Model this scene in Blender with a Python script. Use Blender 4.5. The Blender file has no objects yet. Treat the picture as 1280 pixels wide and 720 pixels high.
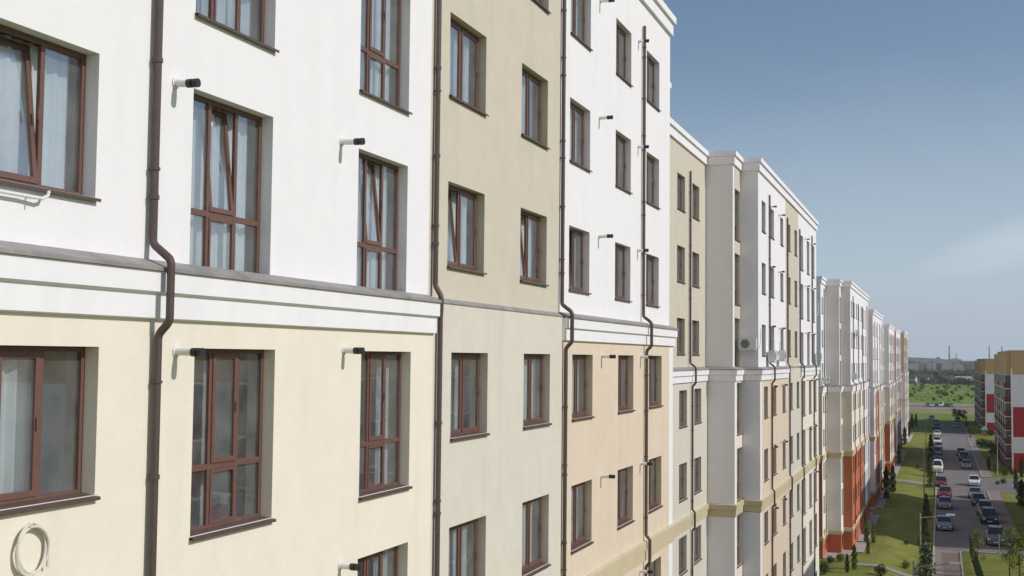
import bpy, bmesh, math, random
from math import sin, cos, pi, radians
from mathutils import Vector, Matrix
random.seed(7)
scene = bpy.context.scene
col = scene.collection
EYE = 20.0
# ------------------------------------------------------------------ camera
f, yaw, pitch, roll = 1500.0, .3430, .0566, .0103
Fv = Vector((cos(yaw)*cos(pitch), sin(yaw)*cos(pitch), sin(pitch)))      # (s, l, z)
Rv = Vector((sin(yaw), -cos(yaw), 0)); Uv = Rv.cross(Fv)
R2 = Rv*cos(roll)+Uv*sin(roll); U2 = -Rv*sin(roll)+Uv*cos(roll)
def W(s, l, z): return Vector((-l, s, z+EYE))
def Wd(v): return Vector((-v[1], v[0], v[2]))
def ground_pt(px, py, z):
    r = Fv+R2*((px-640)/f)-U2*((py-360)/f); k = z/r[2]
    return r[0]*k, r[1]*k          # s, l
camd = bpy.data.cameras.new('camera'); cam = bpy.data.objects.new('camera', camd); col.objects.link(cam)
camd.sensor_width = 36; camd.lens = 36*f/1280; camd.clip_start = .1; camd.clip_end = 30000
m = Matrix((Wd(R2), Wd(U2), -Wd(Fv))).transposed().to_4x4(); m.translation = (0, 0, EYE)
cam.matrix_world = m; scene.camera = cam

# ------------------------------------------------------------------ terrain profile
def interp(x, T):
    if x <= T[0][0]: return T[0][1]
    for (a, b), (c, d) in zip(T, T[1:]):
        if x <= c: return b+(d-b)*(x-a)/(c-a)
    return T[-1][1]
ZR = [(-100,-14.5),(0,-15.6),(60,-17),(120,-18.9),(180,-19.4),(240,-19.6),(400,-19.8)]
def zr(s): return interp(s, ZR)
def ground(s, l):
    b = max(0, min(1, (l-1.8)/3.9)); b = b*b*(3-2*b)
    k = interp(s, [(140,.85),(195,.4),(300,.35),(380,0)])
    return zr(s)+b*k
# ------------------------------------------------------------------ materials
MATS = {}
def mat(name, rgb, rough=.8, noise=0, nscale=4, bump=0, bscale=120, metal=0, spec=.5, stain=0, dist=.01, sheen=None):
    if name in MATS: return MATS[name]
    M = bpy.data.materials.new(name); M.use_nodes = True; nt = M.node_tree; N = nt.nodes; L = nt.links
    P = N['Principled BSDF']; P.inputs['Roughness'].default_value = rough; P.inputs['Metallic'].default_value = metal
    P.inputs['Specular IOR Level'].default_value = spec
    P.inputs['Base Color'].default_value = (*rgb, 1)
    tc = N.new('ShaderNodeNewGeometry')
    if noise or stain:
        no = N.new('ShaderNodeTexNoise'); no.inputs['Scale'].default_value = nscale; no.inputs['Detail'].default_value = 6; no.inputs['Roughness'].default_value = .65
        L.new(tc.outputs['Position'], no.inputs['Vector'])
        mr = N.new('ShaderNodeMapRange'); mr.inputs[1].default_value = .3; mr.inputs[2].default_value = .7
        mr.inputs[3].default_value = 1-noise; mr.inputs[4].default_value = 1+noise*.6
        L.new(no.outputs['Fac'], mr.inputs[0])
        mx = N.new('ShaderNodeMix'); mx.data_type = 'RGBA'; mx.blend_type = 'MULTIPLY'; mx.inputs[0].default_value = 1
        mx.inputs[6].default_value = (*rgb, 1); L.new(mr.outputs[0], mx.inputs[7]); last = mx.outputs[2]
        if stain:
            mp = N.new('ShaderNodeMapping'); mp.inputs['Scale'].default_value = (1.6, 1.6, .16); L.new(tc.outputs['Position'], mp.inputs[0])
            n2 = N.new('ShaderNodeTexNoise'); n2.inputs['Scale'].default_value = 1.1; n2.inputs['Detail'].default_value = 8; L.new(mp.outputs[0], n2.inputs['Vector'])
            m2 = N.new('ShaderNodeMapRange'); m2.inputs[1].default_value = .52; m2.inputs[2].default_value = .8; m2.inputs[3].default_value = 1; m2.inputs[4].default_value = 1-stain
            L.new(n2.outputs['Fac'], m2.inputs[0])
            m3 = N.new('ShaderNodeMix'); m3.data_type = 'RGBA'; m3.blend_type = 'MULTIPLY'; m3.inputs[0].default_value = 1
            L.new(last, m3.inputs[6]); L.new(m2.outputs[0], m3.inputs[7]); last = m3.outputs[2]
        L.new(last, P.inputs['Base Color'])
    if bump:
        nb = N.new('ShaderNodeTexNoise'); nb.inputs['Scale'].default_value = bscale; nb.inputs['Detail'].default_value = 3
        L.new(tc.outputs['Position'], nb.inputs['Vector'])
        b = N.new('ShaderNodeBump'); b.inputs['Strength'].default_value = bump; b.inputs['Distance'].default_value = dist
        L.new(nb.outputs['Fac'], b.inputs['Height']); L.new(b.outputs[0], P.inputs['Normal'])
    MATS[name] = M; return M
def plaster(name, rgb, n=.035, st=.07): return mat(name, rgb, .9, n, 2.2, .5, 55, spec=.2, stain=st, dist=.006)
WHITE = plaster('white_render', (.81,.80,.80), .02, .05)
CREAM = plaster('cream_render', (.79,.728,.617))
BEIGE = plaster('beige_render', (.59,.54,.438), .05)
GREIGE = plaster('pale_olive_render', (.65,.613,.522), .05)
TAN = plaster('tan_render', (.70,.588,.455), .05)
GOLD = plaster('khaki_band_render', (.555,.485,.325), .05)
ORANGE = plaster('orange_render', (.47,.155,.075), .05)
SALMON = plaster('salmon_render', (.60,.33,.24), .05)
PALE = plaster('pale_pink_render', (.72,.68,.65), .04)
TRIM = mat('white_trim', (.82,.81,.82), .75, .03, 3, .15, 60, stain=.08)
FLASH = mat('grey_flashing', (.29,.275,.265), .7, .25, 3, .3, 14, stain=.3)
PIPE = mat('brown_pipe_metal', (.095,.066,.06), .42, .15, 12)
FRAME = mat('brown_window_frame', (.15,.077,.058), .45, .1, 10); FRAME_FAR = mat('greyer_brown_frame', (.15,.115,.10), .5, .1, 10)
SILL = mat('brown_sill_metal', (.10,.066,.06), .5, .15, 8)
FLUE = mat('white_flue_pipe', (.72,.72,.70), .5)
DARK = mat('black_plastic', (.02,.02,.022), .5)
ACW = mat('aircon_white', (.72,.73,.72), .5, .05, 6)
ACG = mat('aircon_grille', (.20,.20,.21), .6)
CURT = mat('curtain_cloth', (.84,.85,.86), .9, .12, 5, .3, 30)
CURT2 = mat('warm_curtain_cloth', (.66,.62,.56), .9, .15, 5)
ROOM = mat('room_plaster', (.56,.55,.52), .9)
BLIND = mat('pale_roller_blind', (.60,.62,.62), .85)
ROOF = mat('grey_roofing', (.18,.18,.18), .9, .2, 1)
CONC = mat('concrete', (.36,.345,.32), .9, .15, 2, .3, 30)
def glass_mat(name, tint=(.80,.86,.87), base=.28):
    M = bpy.data.materials.new(name); M.use_nodes = True; nt = M.node_tree; N = nt.nodes; L = nt.links; N.clear()
    o = N.new('ShaderNodeOutputMaterial'); g = N.new('ShaderNodeBsdfGlossy'); t = N.new('ShaderNodeBsdfTransparent'); mx = N.new('ShaderNodeMixShader')
    g.inputs['Roughness'].default_value = .02; g.inputs['Color'].default_value = (.9,.92,.95,1); t.inputs['Color'].default_value = (*tint,1)
    fr = N.new('ShaderNodeFresnel'); fr.inputs['IOR'].default_value = 1.55
    mr = N.new('ShaderNodeMapRange'); mr.inputs[1].default_value = 0; mr.inputs[2].default_value = 1; mr.inputs[3].default_value = base; mr.inputs[4].default_value = 1
    geo = N.new('ShaderNodeNewGeometry'); no = N.new('ShaderNodeTexNoise'); no.inputs['Scale'].default_value = 1.3; L.new(geo.outputs['Position'], no.inputs['Vector'])
    bp = N.new('ShaderNodeBump'); bp.inputs['Strength'].default_value = .15; bp.inputs['Distance'].default_value = .02; L.new(no.outputs['Fac'], bp.inputs['Height'])
    L.new(bp.outputs[0], g.inputs['Normal'])
    L.new(fr.outputs[0], mr.inputs[0]); L.new(mr.outputs[0], mx.inputs[0]); L.new(t.outputs[0], mx.inputs[1]); L.new(g.outputs[0], mx.inputs[2]); df = N.new('ShaderNodeBsdfDiffuse'); df.inputs['Color'].default_value = (.6,.62,.62,1); dm = N.new('ShaderNodeMixShader')
    n3 = N.new('ShaderNodeTexNoise'); n3.inputs['Scale'].default_value = 2.5; n3.inputs['Detail'].default_value = 7; L.new(geo.outputs['Position'], n3.inputs['Vector'])
    r3 = N.new('ShaderNodeMapRange'); r3.inputs[1].default_value = .3; r3.inputs[2].default_value = .75; r3.inputs[3].default_value = .05; r3.inputs[4].default_value = .17; L.new(n3.outputs['Fac'], r3.inputs[0])
    L.new(r3.outputs[0], dm.inputs[0]); L.new(mx.outputs[0], dm.inputs[1]); L.new(df.outputs[0], dm.inputs[2]); L.new(dm.outputs[0], o.inputs[0])
    MATS[name] = M; return M
GLASS = glass_mat('window_glass')
CARGLASS = mat('dark_car_glass', (.02,.025,.03), .08, spec=.8)
# ------------------------------------------------------------------ object helpers
def tag(o, label=None, cat=None, group=None, kind=None):
    if label: o['label'] = label
    if cat: o['category'] = cat
    if group: o['group'] = group
    if kind: o['kind'] = kind
    return o
def empty(name, loc, label=None, cat=None, group=None, rz=0):
    o = bpy.data.objects.new(name, None); col.objects.link(o); o.location = loc; o.rotation_euler.z = rz
    o.empty_display_size = .3
    return tag(o, label, cat, group)
class MB:
    def __init__(s): s.v = []; s.f = []; s.mi = []; s.cur = 0
    def quad(s, *p):
        n = len(s.v); s.v += [tuple(q) for q in p]; s.f.append(tuple(range(n, n+len(p)))); s.mi.append(s.cur)
    def box(s, x0, x1, y0, y1, z0, z1):
        n = len(s.v); s.v += [(x,y,z) for z in (z0,z1) for y in (y0,y1) for x in (x0,x1)]
        for q in ((0,2,3,1),(4,5,7,6),(0,1,5,4),(2,6,7,3),(0,4,6,2),(1,3,7,5)): s.f.append(tuple(n+i for i in q)); s.mi.append(s.cur)
    def tube(s, pts, r, n=8, caps=True):
        pts = [Vector(p) for p in pts]; rr = r if isinstance(r, (list,tuple)) else [r]*len(pts); base = len(s.v)
        a = None
        for i, p in enumerate(pts):
            d = (pts[min(i+1,len(pts)-1)]-pts[max(i-1,0)]).normalized()
            if a is None: a = d.orthogonal().normalized()
            a = (a-d*a.dot(d)).normalized(); b = d.cross(a)
            for k in range(n):
                t = 2*pi*k/n; s.v.append(tuple(p+(a*cos(t)+b*sin(t))*rr[i]))
        for i in range(len(pts)-1):
            for k in range(n):
                k2 = (k+1)%n; s.f.append((base+i*n+k, base+i*n+k2, base+(i+1)*n+k2, base+(i+1)*n+k)); s.mi.append(s.cur)
        if caps:
            s.f.append(tuple(base+k for k in reversed(range(n)))); s.mi.append(s.cur)
            s.f.append(tuple(base+(len(pts)-1)*n+k for k in range(n))); s.mi.append(s.cur)
    def xf(s, M, start=0):
        s.v[start:] = [tuple(M@Vector(p)) for p in s.v[start:]]
    def mesh(s, name, mats, off=None, smooth=False):
        me = bpy.data.meshes.new(name); v = s.v if off is None else [(p[0]-off[0], p[1]-off[1], p[2]-off[2]) for p in s.v]
        me.from_pydata(v, [], s.f); mats = mats if isinstance(mats, (list,tuple)) else [mats]
        for mm in mats: me.materials.append(mm)
        if len(mats) > 1: me.polygons.foreach_set('material_index', s.mi)
        if smooth: me.polygons.foreach_set('use_smooth', [True]*len(me.polygons))
        me.update(); return me
    def build(s, name, mats, parent=None, world=True, smooth=False, root=None):
        off = None
        if parent is not None and world: off = (root or parent).location
        o = bpy.data.objects.new(name, s.mesh(name, mats, off, smooth)); col.objects.link(o); o.parent = parent; return o
def copy_tree(o, parent=None):
    c = o.copy(); col.objects.link(c); c.parent = parent
    for ch in list(o.children): copy_tree(ch, c)
    return c
def curve_pts(P, n=4):
    # rounds the corners of a polyline
    out = [Vector(P[0])]
    for a, b, c in zip(P, P[1:], P[2:]):
        a, b, c = Vector(a), Vector(b), Vector(c); r = min(.055, (b-a).length*.4, (c-b).length*.4)
        p, q = b+(a-b).normalized()*r, b+(c-b).normalized()*r
        for i in range(n+1):
            t = i/n; out.append(p*(1-t)**2+b*2*t*(1-t)+q*t*t)
    out.append(Vector(P[-1])); return out
# ------------------------------------------------------------------ windows (local: x along wall, -y outward, z up; origin = lower left of opening at wall face)
PROTO = {}
def rect_frame(mb, x0, x1, z0, z1, w, y0, y1):
    mb.box(x0, x1, y0, y1, z0, z0+w); mb.box(x0, x1, y0, y1, z1-w, z1)
    mb.box(x0, x0+w, y0, y1, z0+w, z1-w); mb.box(x1-w, x1, y0, y1, z0+w, z1-w)
def curtain_mesh(mb, x0, x1, z0, z1, y, amp=.025, waves=7):
    n = waves*6; ph = random.random()*6
    pts = []
    for i in range(n+1):
        t = i/n; pts.append((x0+(x1-x0)*t, y+amp*sin(t*waves*2*pi+ph)+amp*.5*sin(t*waves*4.7+ph*2)))
    for (a, b), (c, d) in zip(pts, pts[1:]): mb.quad((a,b,z0),(c,d,z0),(c,d,z1),(a,b,z1))
def window(kind, w, h, var, detail=True, cs=None):
    key = (kind, round(w,2), round(h,2), var, detail, cs)
    if key in PROTO:
        return PROTO[key]
    Y0, Y1 = .165, .21
    fr = MB(); gl = MB(); si = MB(); cu = MB(); sashes = []
    rect_frame(fr, 0, w, 0, h, .055, Y0, Y1)
    lights = []
    if kind in ('wide', 'tall'):
        n = 3
        for i in (1, 2): fr.box(w*i/3-.03, w*i/3+.03, Y0+.002, Y1-.002, .055, h-.055)
    elif kind == 'strip':
        n = 2; fr.box(w/2-.03, w/2+.03, Y0+.002, Y1-.002, .055, h-.055)
    else:
        n = 2; fr.box(w/2-.035, w/2+.035, Y0+.002, Y1-.002, .055, h-.055)
    zt = 0
    if kind in ('tall', 'strip'):
        zt = h*.345; 
        for i in range(n): 
            a = w*i/n+(.055 if i == 0 else .03); b = w*(i+1)/n-(.055 if i == n-1 else .03)
            fr.box(a, b, Y0+.004, Y1-.004, zt-.035, zt+.035)
            gl.quad((a, Y0+.03, .055), (b, Y0+.03, .055), (b, Y0+.03, zt-.035), (a, Y0+.03, zt-.035))
            if detail and i == 1: rect_frame(fr, a, b, .057, zt-.037, .035, Y0-.008, Y0+.02)
    openi = {0: 1, 1: None, 2: 1, 3: None, 4: 0}[var % 5] if n > 2 else {0: 0, 1: None, 2: None, 3: 0, 4: None}[var % 5]
    for i in range(n):
        a = w*i/n+(.055 if i == 0 else .03); b = w*(i+1)/n-(.055 if i == n-1 else .03)
        z0 = (zt+.035) if zt else .055; z1 = h-.055
        if detail and (i == 1 or n == 2) :
            s = MB(); rect_frame(s, a, b, z0, z1, .06, -.012, .03)
            g = MB(); g.quad((a+.06, .012, z0+.06), (b-.06, .012, z0+.06), (b-.06, .012, z1-.06), (a+.06, .012, z1-.06))
            ang = radians(-6.5) if i == openi else 0
            T = Matrix.Translation((0, Y0, z0))@Matrix.Rotation(ang, 4, 'X')@Matrix.Translation((0, 0, -z0))
            s.xf(T); g.xf(T); sashes.append((s, g))
            if i == 1 and detail:
                s.box(b-.045, b-.02, Y0-.03, Y0-.012, (z0+z1)/2-.06, (z0+z1)/2+.06)
        else:
            gl.quad((a, Y0+.03, z0), (b, Y0+.03, z0), (b, Y0+.03, z1), (a, Y0+.03, z1))
    # sill
    si.quad((-.02, Y0+.01, .022), (w+.02, Y0+.01, .022), (w+.02, -.055, -.012), (-.02, -.055, -.012))
    si.box(-.02, w+.02, -.058, -.052, -.045, -.0125)
    si.quad((-.02, Y0, .003), (w+.02, Y0, .003), (w+.02, -.052, -.03), (-.02, -.052, -.03))
    # curtains
    yc = .34
    st = cs if cs is not None else (var*7+int(w*10)+n)%6
    if st in (0, 1): curtain_mesh(cu, .04, w*(.97 if st == 0 else .66), .02, h-.02, yc, waves=8)
    if st in (2, 5): curtain_mesh(cu, .03, w-.03, .02, h-.02, yc, .018, 11)
    if st in (3,): curtain_mesh(cu, w*.74, w-.02, .02, h-.02, yc+.02, waves=4); curtain_mesh(cu, .02, w*.36, .02, h-.02, yc, waves=5)
    if st == 4: curtain_mesh(cu, w*.3, w-.02, .02, h-.02, yc, waves=7)
    if not detail:
        # single mesh with all materials, for the far blocks
        A = MB(); A.v = list(fr.v); A.f = list(fr.f); A.mi = [0]*len(fr.f)
        for k, part in ((1, gl), (2, si), (3, cu)):
            n1 = len(A.v); A.v += part.v; A.f += [tuple(i+n1 for i in q) for q in part.f]; A.mi += [k]*len(part.f)
        o = bpy.data.objects.new('window', A.mesh('window', [FRAME_FAR, GLASS, SILL, CURT])); PROTO[key] = (o.data, [])
        bpy.data.objects.remove(o); return PROTO[key]
    parts = []
    if gl.v: parts.append(('pane', gl.mesh('pane', GLASS)))
    for s, g in sashes:
        A = MB(); A.v = s.v+g.v; A.f = s.f+[tuple(i+len(s.v) for i in q) for q in g.f]; A.mi = [0]*len(s.f)+[1]*len(g.f)
        parts.append(('sash', A.mesh('sash', [FRAME, GLASS])))
    parts.append(('sill', si.mesh('sill', SILL)))
    if cu.v: parts.append(('curtain', cu.mesh('curtain', CURT2 if var % 4 == 3 else CURT)))
    PROTO[key] = (fr.mesh('window', FRAME), parts); return PROTO[key]
def put_window(root, kind, w, h, var, Wp, rz, detail=True, cs=None):
    me, parts = window(kind, w, h, var, detail, cs)
    o = bpy.data.objects.new('window', me); col.objects.link(o); o.parent = root; o.location = Wp-root.location; o.rotation_euler.z = rz
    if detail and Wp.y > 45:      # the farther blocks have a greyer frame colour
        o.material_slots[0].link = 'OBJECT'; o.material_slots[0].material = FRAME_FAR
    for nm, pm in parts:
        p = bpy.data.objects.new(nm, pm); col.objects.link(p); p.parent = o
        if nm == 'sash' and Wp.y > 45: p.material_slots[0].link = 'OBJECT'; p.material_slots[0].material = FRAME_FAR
    return o
# ------------------------------------------------------------------ walls with openings
def wallface(mb, O, D, N, u0, u1, z0, z1, holes, depth=.22):
    us = sorted({u0, u1} | {h[0] for h in holes} | {h[1] for h in holes}); zs = sorted({z0, z1} | {h[2] for h in holes} | {h[3] for h in holes})
    us = [u for u in us if u0 <= u <= u1]; zs = [z for z in zs if z0 <= z <= z1]
    P = lambda u, z, d=0: (O[0]+D[0]*u-N[0]*d, O[1]+D[1]*u-N[1]*d, z+EYE)
    for a, b in zip(us, us[1:]):
        for c, d in zip(zs, zs[1:]):
            mu, mz = (a+b)/2, (c+d)/2
            if any(h[0] < mu < h[1] and h[2] < mz < h[3] for h in holes): continue
            mb.quad(P(a,c), P(b,c), P(b,d), P(a,d))
    for (a, b, c, d) in holes:
        if b <= u0 or a >= u1 or d <= z0 or c >= z1: continue
        mb.quad(P(a,c), P(a,d), P(a,d,depth), P(a,c,depth)); mb.quad(P(b,c), P(b,d), P(b,d,depth), P(b,c,depth))
        mb.quad(P(a,d), P(b,d), P(b,d,depth), P(a,d,depth)); mb.quad(P(a,c), P(b,c), P(b,c,depth), P(a,c,depth))
def seg_normal(a, b):     # points (s,l); returns outward normal in (s,l)
    if abs(a[1]-b[1]) < 1e-6: return (0, -1)
    return (-1, 0) if b[1] < a[1] else (1, 0)
def offset(poly, d):
    out = []
    for i, p in enumerate(poly):
        ns = []
        if i > 0: ns.append(seg_normal(poly[i-1], p))
        if i < len(poly)-1: ns.append(seg_normal(p, poly[i+1]))
        n = (sum(q[0] for q in set(ns)), sum(q[1] for q in set(ns))); out.append((p[0]+n[0]*d, p[1]+n[1]*d))
    return out
def sweep(poly, prof, zbase, name, material, root):
    mb = MB(); rings = [[W(s, l, zbase+z) for s, l in offset(poly, d)] for d, z in prof]
    for r0, r1 in zip(rings, rings[1:]):
        for i in range(len(poly)-1): mb.quad(r0[i], r0[i+1], r1[i+1], r1[i])
    mb.quad(*[r[0] for r in rings]); mb.quad(*[r[-1] for r in reversed(rings)])
    return mb.build(name, material, root)
LE, GB = .93, -5.17      # ledge and khaki band heights of the nearest block
ROWS = [9.05, 6.04, 3.04, .05, -2.955, -5.95, -8.95, -11.95]
TOPZ = 10.9
def block(cfg):
    dz = cfg['dz']; b0, b1 = cfg['bay']; s_start, s_step0, s_step1, s_end = cfg['ends']  # recess start, step start | step end, recess end
    base = cfg['base']-.6; back = 22.
    root = empty('apartment_block', W((b0+b1)/2, 10.15, cfg['base']), cfg['label'], 'apartment block')
    U0, ST, RC = 8.065, 8.9, 10.15
    near = cfg.get('detail', True)
    poly = [(s_start, back), (s_start, RC), (s_step0, RC), (s_step0, ST), (b0, ST), (b0, U0), (b1, U0), (b1, ST), (s_step1, ST), (s_step1, RC), (s_end, RC), (s_end, back)]
    le, gb, top = LE+dz, GB+dz, TOPZ+dz
    zones = [('upper_wall', le-.03, top-.3, 0, 0), ('middle_wall', gb, le-.03, .1, 1), ('lower_wall', base+2.2, gb, .1, 2), ('plinth', base, base+2.2, .1, 3)]
    cols_by_face = {}
    for (c, w, kind, face) in cfg['cols']: cols_by_face.setdefault(face, []).append((c, w, kind))
    for (zname, z0, z1, d, zi) in zones:
        pl = offset(poly, d)
        for i in range(len(pl)-1):
            a, b = pl[i], pl[i+1]; n = seg_normal(a, b)
            horizontal = n == (0, -1)
            if horizontal:
                ivs = [v for v in cfg['faces'].get(i, [(a[0], b[0], cfg['pal'][i])])]
                holes = []
                for (c, w, kind) in cols_by_face.get(i, []):
                    for r, zt in enumerate(ROWS):
                        h, top_off = (1.48, 0) if kind in ('two', 'wide') else ((2.12, 0) if kind == 'tall' else (2.35, .22))
                        if kind == 'tall' and r == 2: h = 2.11
                        if kind == 'strip' and r == 2: h = 2.30
                        zz = zt+dz+top_off
                        if zz-h < cfg['base']+.2: continue
                        holes.append((c-w/2, c+w/2, zz-h, zz))
                        if z0 < zz-h/2 < z1:
                            if near or zi < 3:
                                sp = cfg.get('special', {}).get((int(c), r))
                                va, cs_ = sp if sp else ((int(c*7)+r*3+cfg.get('seed', 0)) % 5, None)
                                if not sp and not cfg.get('tilt', True): va = 1
                                put_window(root, kind, w, h, va, W(c-w/2, a[1], zz-h), pi/2, near, cs_)
                for (sa, sb, cc) in ivs:
                    sa = max(sa, a[0]) if sa > ivs[0][0] else a[0]; sb = b[0] if sb == ivs[-1][1] else sb
                    mb = MB(); wallface(mb, (-a[1], 0), (0, 1), (1, 0), sa, sb, z0, z1, [h for h in holes if h[0] >= sa-.01 and h[1] <= sb+.01 and z0 < (h[2]+h[3])/2 < z1])
                    mb.build(zname, cc[zi], root)
            else:
                cc = cfg['pal'].get(i, cfg['pal'][0])
                mb = MB(); wallface(mb, (0, a[0]), (-1, 0), (0, n[0]), a[1] if a[1] < b[1] else b[1], max(a[1], b[1]), z0, z1, [])
                for k, (x, y, z) in enumerate(mb.v): mb.v[k] = (x, a[0], z)
                mb.build(zname, cc[zi], root)
    # back wall, roof, inner floors
    mb = MB(); mb.box(-back-.01, -back+.2, s_start, s_end, base+EYE, top-.3+EYE); mb.build('rear_wall', WHITE, root)
    mb = MB()
    for (x0, x1, y0, y1) in ((-back, -RC, s_start, s_end), (-RC, -ST, s_step0, s_step1), (-ST, -U0, b0, b1)): mb.box(x0+.1, x1-.06, y0+.06, y1-.06, top-.75+EYE, top-.6+EYE)
    mb.build('roof', ROOF, root)
    mb = MB()
    for zt in ROWS:
        z = zt+dz-2.35+EYE
        if z-EYE < cfg['base']-.3: continue
        mb.box(-back+.3, -RC-.25, s_start+.3, s_end-.3, z, z+.1); mb.box(-RC-.25, -ST-.25, s_step0+.3, s_step1-.3, z, z+.1); mb.box(-ST-.25, -U0-.25, b0+.3, b1-.3, z, z+.1)
    mb.box(-RC-2.6, -RC-2.5, s_start+.3, s_end-.3, base+EYE, top-.8+EYE)
    ss = s_start+1
    while ss < s_end: 
        mb.box(-RC-2.5, (-U0-.3 if b0+.3 < ss < b1-.3 else -RC-.3), ss, ss+.08, base+EYE, top-.8+EYE); ss += 4.1
    mb.build('inner_floors_and_walls', ROOM, root)
    # cornices
    sweep(poly, [(-.3, -.3), (-.3, 0), (.17, 0), (.17, -.22), (.09, -.25), (.09, -.60), (-.02, -.62)], top, 'roof_cornice', TRIM, root)
    c1, c2 = cfg['centre']
    flash = [(-.02, .075), (.005, .075), (.25, -.02), (.25, -.06), (.2, -.06)]; trim = [(.05, -.05), (.22, -.05), (.22, -.27), (.165, -.30), (.165, -.55), (.09, -.57)]
    pA = poly[:6]+[(c1, U0)]; pB = [(c2, U0)]+poly[6:]
    for pp in (pA, pB):
        sweep(pp, flash, le, 'ledge_flashing', FLASH, root)
        sweep(pp, trim, le-.012, 'ledge_cornice', TRIM, root)
    sweep([(c1+.02, U0), (c2-.02, U0)], [(-.02, .05), (.005, .05), (.118, -.02), (.118, -.045), (.09, -.045)], le, 'ledge_flashing', FLASH, root)
    sweep(poly, [(.08, 0), (.2, -.04), (.2, -.26), (.155, -.29), (.155, -.56), (.09, -.60)], gb, 'khaki_band', GOLD, root)
    if cfg.get('lowband'): sweep(poly, [(.08, 0), (.17, -.03), (.17, -.35), (.09, -.38)], base+2.45, 'low_band', GOLD, root)
    # downpipes
    for (ps, face, zt) in cfg['pipes']:
        L0 = {'bay': U0, 'recess': RC}[face]; X = lambda d, z: W(ps, L0-d, z)
        wide = not (face == 'bay' and c1-.05 <= ps <= c2+.05); o = .31 if wide else .18
        lo = .17 if wide else .155
        P = [X(.07, zt), X(.07, le+.24), X(o, le+.06), X(o, le-.60 if wide else le-.16), X(.17, le-.74 if wide else le-.28), X(.17, gb+.14), X(.28, gb+.04), X(.28, gb-.62), X(.17, gb-.74), X(.17, cfg['base']+.3)]
        mb = MB(); mb.tube(curve_pts(P), .045, 10 if near else 6)
        if near:
            z = zt-.6
            while z > cfg['base']+1:
                if not (le-1.1 < z < le+.6 or gb-1 < z < gb+.4): mb.tube([X(.07 if z > le else .17, z), X(.07 if z > le else .17, z-.05)], .056, 10)
                z -= 1.5
        pp = mb.build('downpipe', PIPE, root, smooth=False)
        if near:
            cl = MB(); z = zt-.9
            while z > cfg['base']+1:
                if not (le-1.1 < z < le+.6 or gb-1 < z < gb+.4):
                    d_ = .07 if z > le else .17; w_ = 0 if z > le else .1
                    cl.tube([X(d_, z), X(d_, z-.03)], .058, 10); cl.tube([X(w_-.01, z-.015), X(d_, z-.015)], .012, 5)
                z -= 2.3
            c_ = cl.build('pipe_clamps', SILL, pp, root=root)
    # boiler flues
    for (vs, rows) in cfg.get('flues', []):
        for r in rows:
            z = ROWS[r]+dz-.02+random.uniform(-.03,.03); l = U0 if r < 3 else U0-.1; ex = random.uniform(-.03,.05); dr = random.uniform(-.02,.01)
            mb = MB(); mb.tube([W(vs, l+.02, z), W(vs, l-.19-ex, z+dr)], .042, 12); o = mb.build('flue', FLUE, root)
            m2 = MB(); m2.tube([W(vs, l-d_-ex, z+dr) for d_ in (.19,.25,.252,.27,.272,.33)], [.05,.05,.035,.035,.05,.05], 12); m2.build('cap', DARK, o, root=root)
            m3 = MB(); m3.tube([W(vs, l-.002, z), W(vs, l-.015, z)], .065, 12); m3.build('collar', FLUE, o, root=root)
    return root
P4 = lambda u, m_, l_=None, p=None: (u, m_, l_ or m_, p or l_ or m_)
# nearest block
wc, bb, wt = P4(WHITE, CREAM), P4(BEIGE, GREIGE), P4(WHITE, TAN)
wq = P4(WHITE, WHITE)
def pal(step=wq, ret=wq, rec=P4(BEIGE, GREIGE), end=wq, stepf=None):
    # polyline segment index: 0 end,1 recess,2 return,3 step face,4 return,5 bay,6,7,8,9,10
    return {0: end, 1: rec, 2: step, 3: stepf or P4(BEIGE, CREAM), 4: ret, 5: wq, 6: ret, 7: stepf or P4(BEIGE, CREAM), 8: step, 9: rec, 10: end}
S1 = dict(tilt=False, special={(9,2):(0,2),(9,3):(1,1),(12,2):(0,2),(12,3):(1,6),(12,1):(1,4),(16,2):(0,4),(16,1):(1,0),(16,3):(1,3),(20,2):(0,2),(20,1):(1,0),(20,3):(1,1),(20,4):(1,4),(23,2):(0,4),(23,1):(1,1),(23,3):(1,0),(23,4):(1,2),(27,2):(0,1),(27,1):(1,0),(31,1):(1,2)}, dz=0, bay=(6.8, 37.4), ends=(-5, 4.6, 39.6, 46.4), base=-14.4, centre=(18.42, 25.68), seed=0,
    label='nearest apartment block filling the left of the photo, white above cream and tan', pal=pal(),
    faces={5: [(6.8, 18.42, wc), (18.42, 25.68, bb), (25.68, 36.95, wt), (36.95, 37.4, wq)]},
    cols=[(9.05, 1.86, 'wide', 5), (12.5, 1.75, 'tall', 5), (16.66, 1.74, 'tall', 5), (20.11, 1.78, 'two', 5), (23.93, 1.74, 'two', 5), (27.33, 1.72, 'two', 5), (31.48, 1.67, 'two', 5), (35.03, 1.68, 'two', 5)],
    pipes=[(10.85, 'bay', 13.), (18.55, 'bay', 10.), (25.74, 'bay', 10.), (33.6, 'bay', 9.6)],
    flues=[(11.27, (1, 2, 3, 4, 5)), (15.24, (1, 2, 3, 4, 5)), (29.02, (0, 1, 2, 3, 4, 5)), (33.15, (0, 1, 2, 3, 4, 5))])
S1['pipes'][0] = (10.85, 'bay', 9.8)
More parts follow.
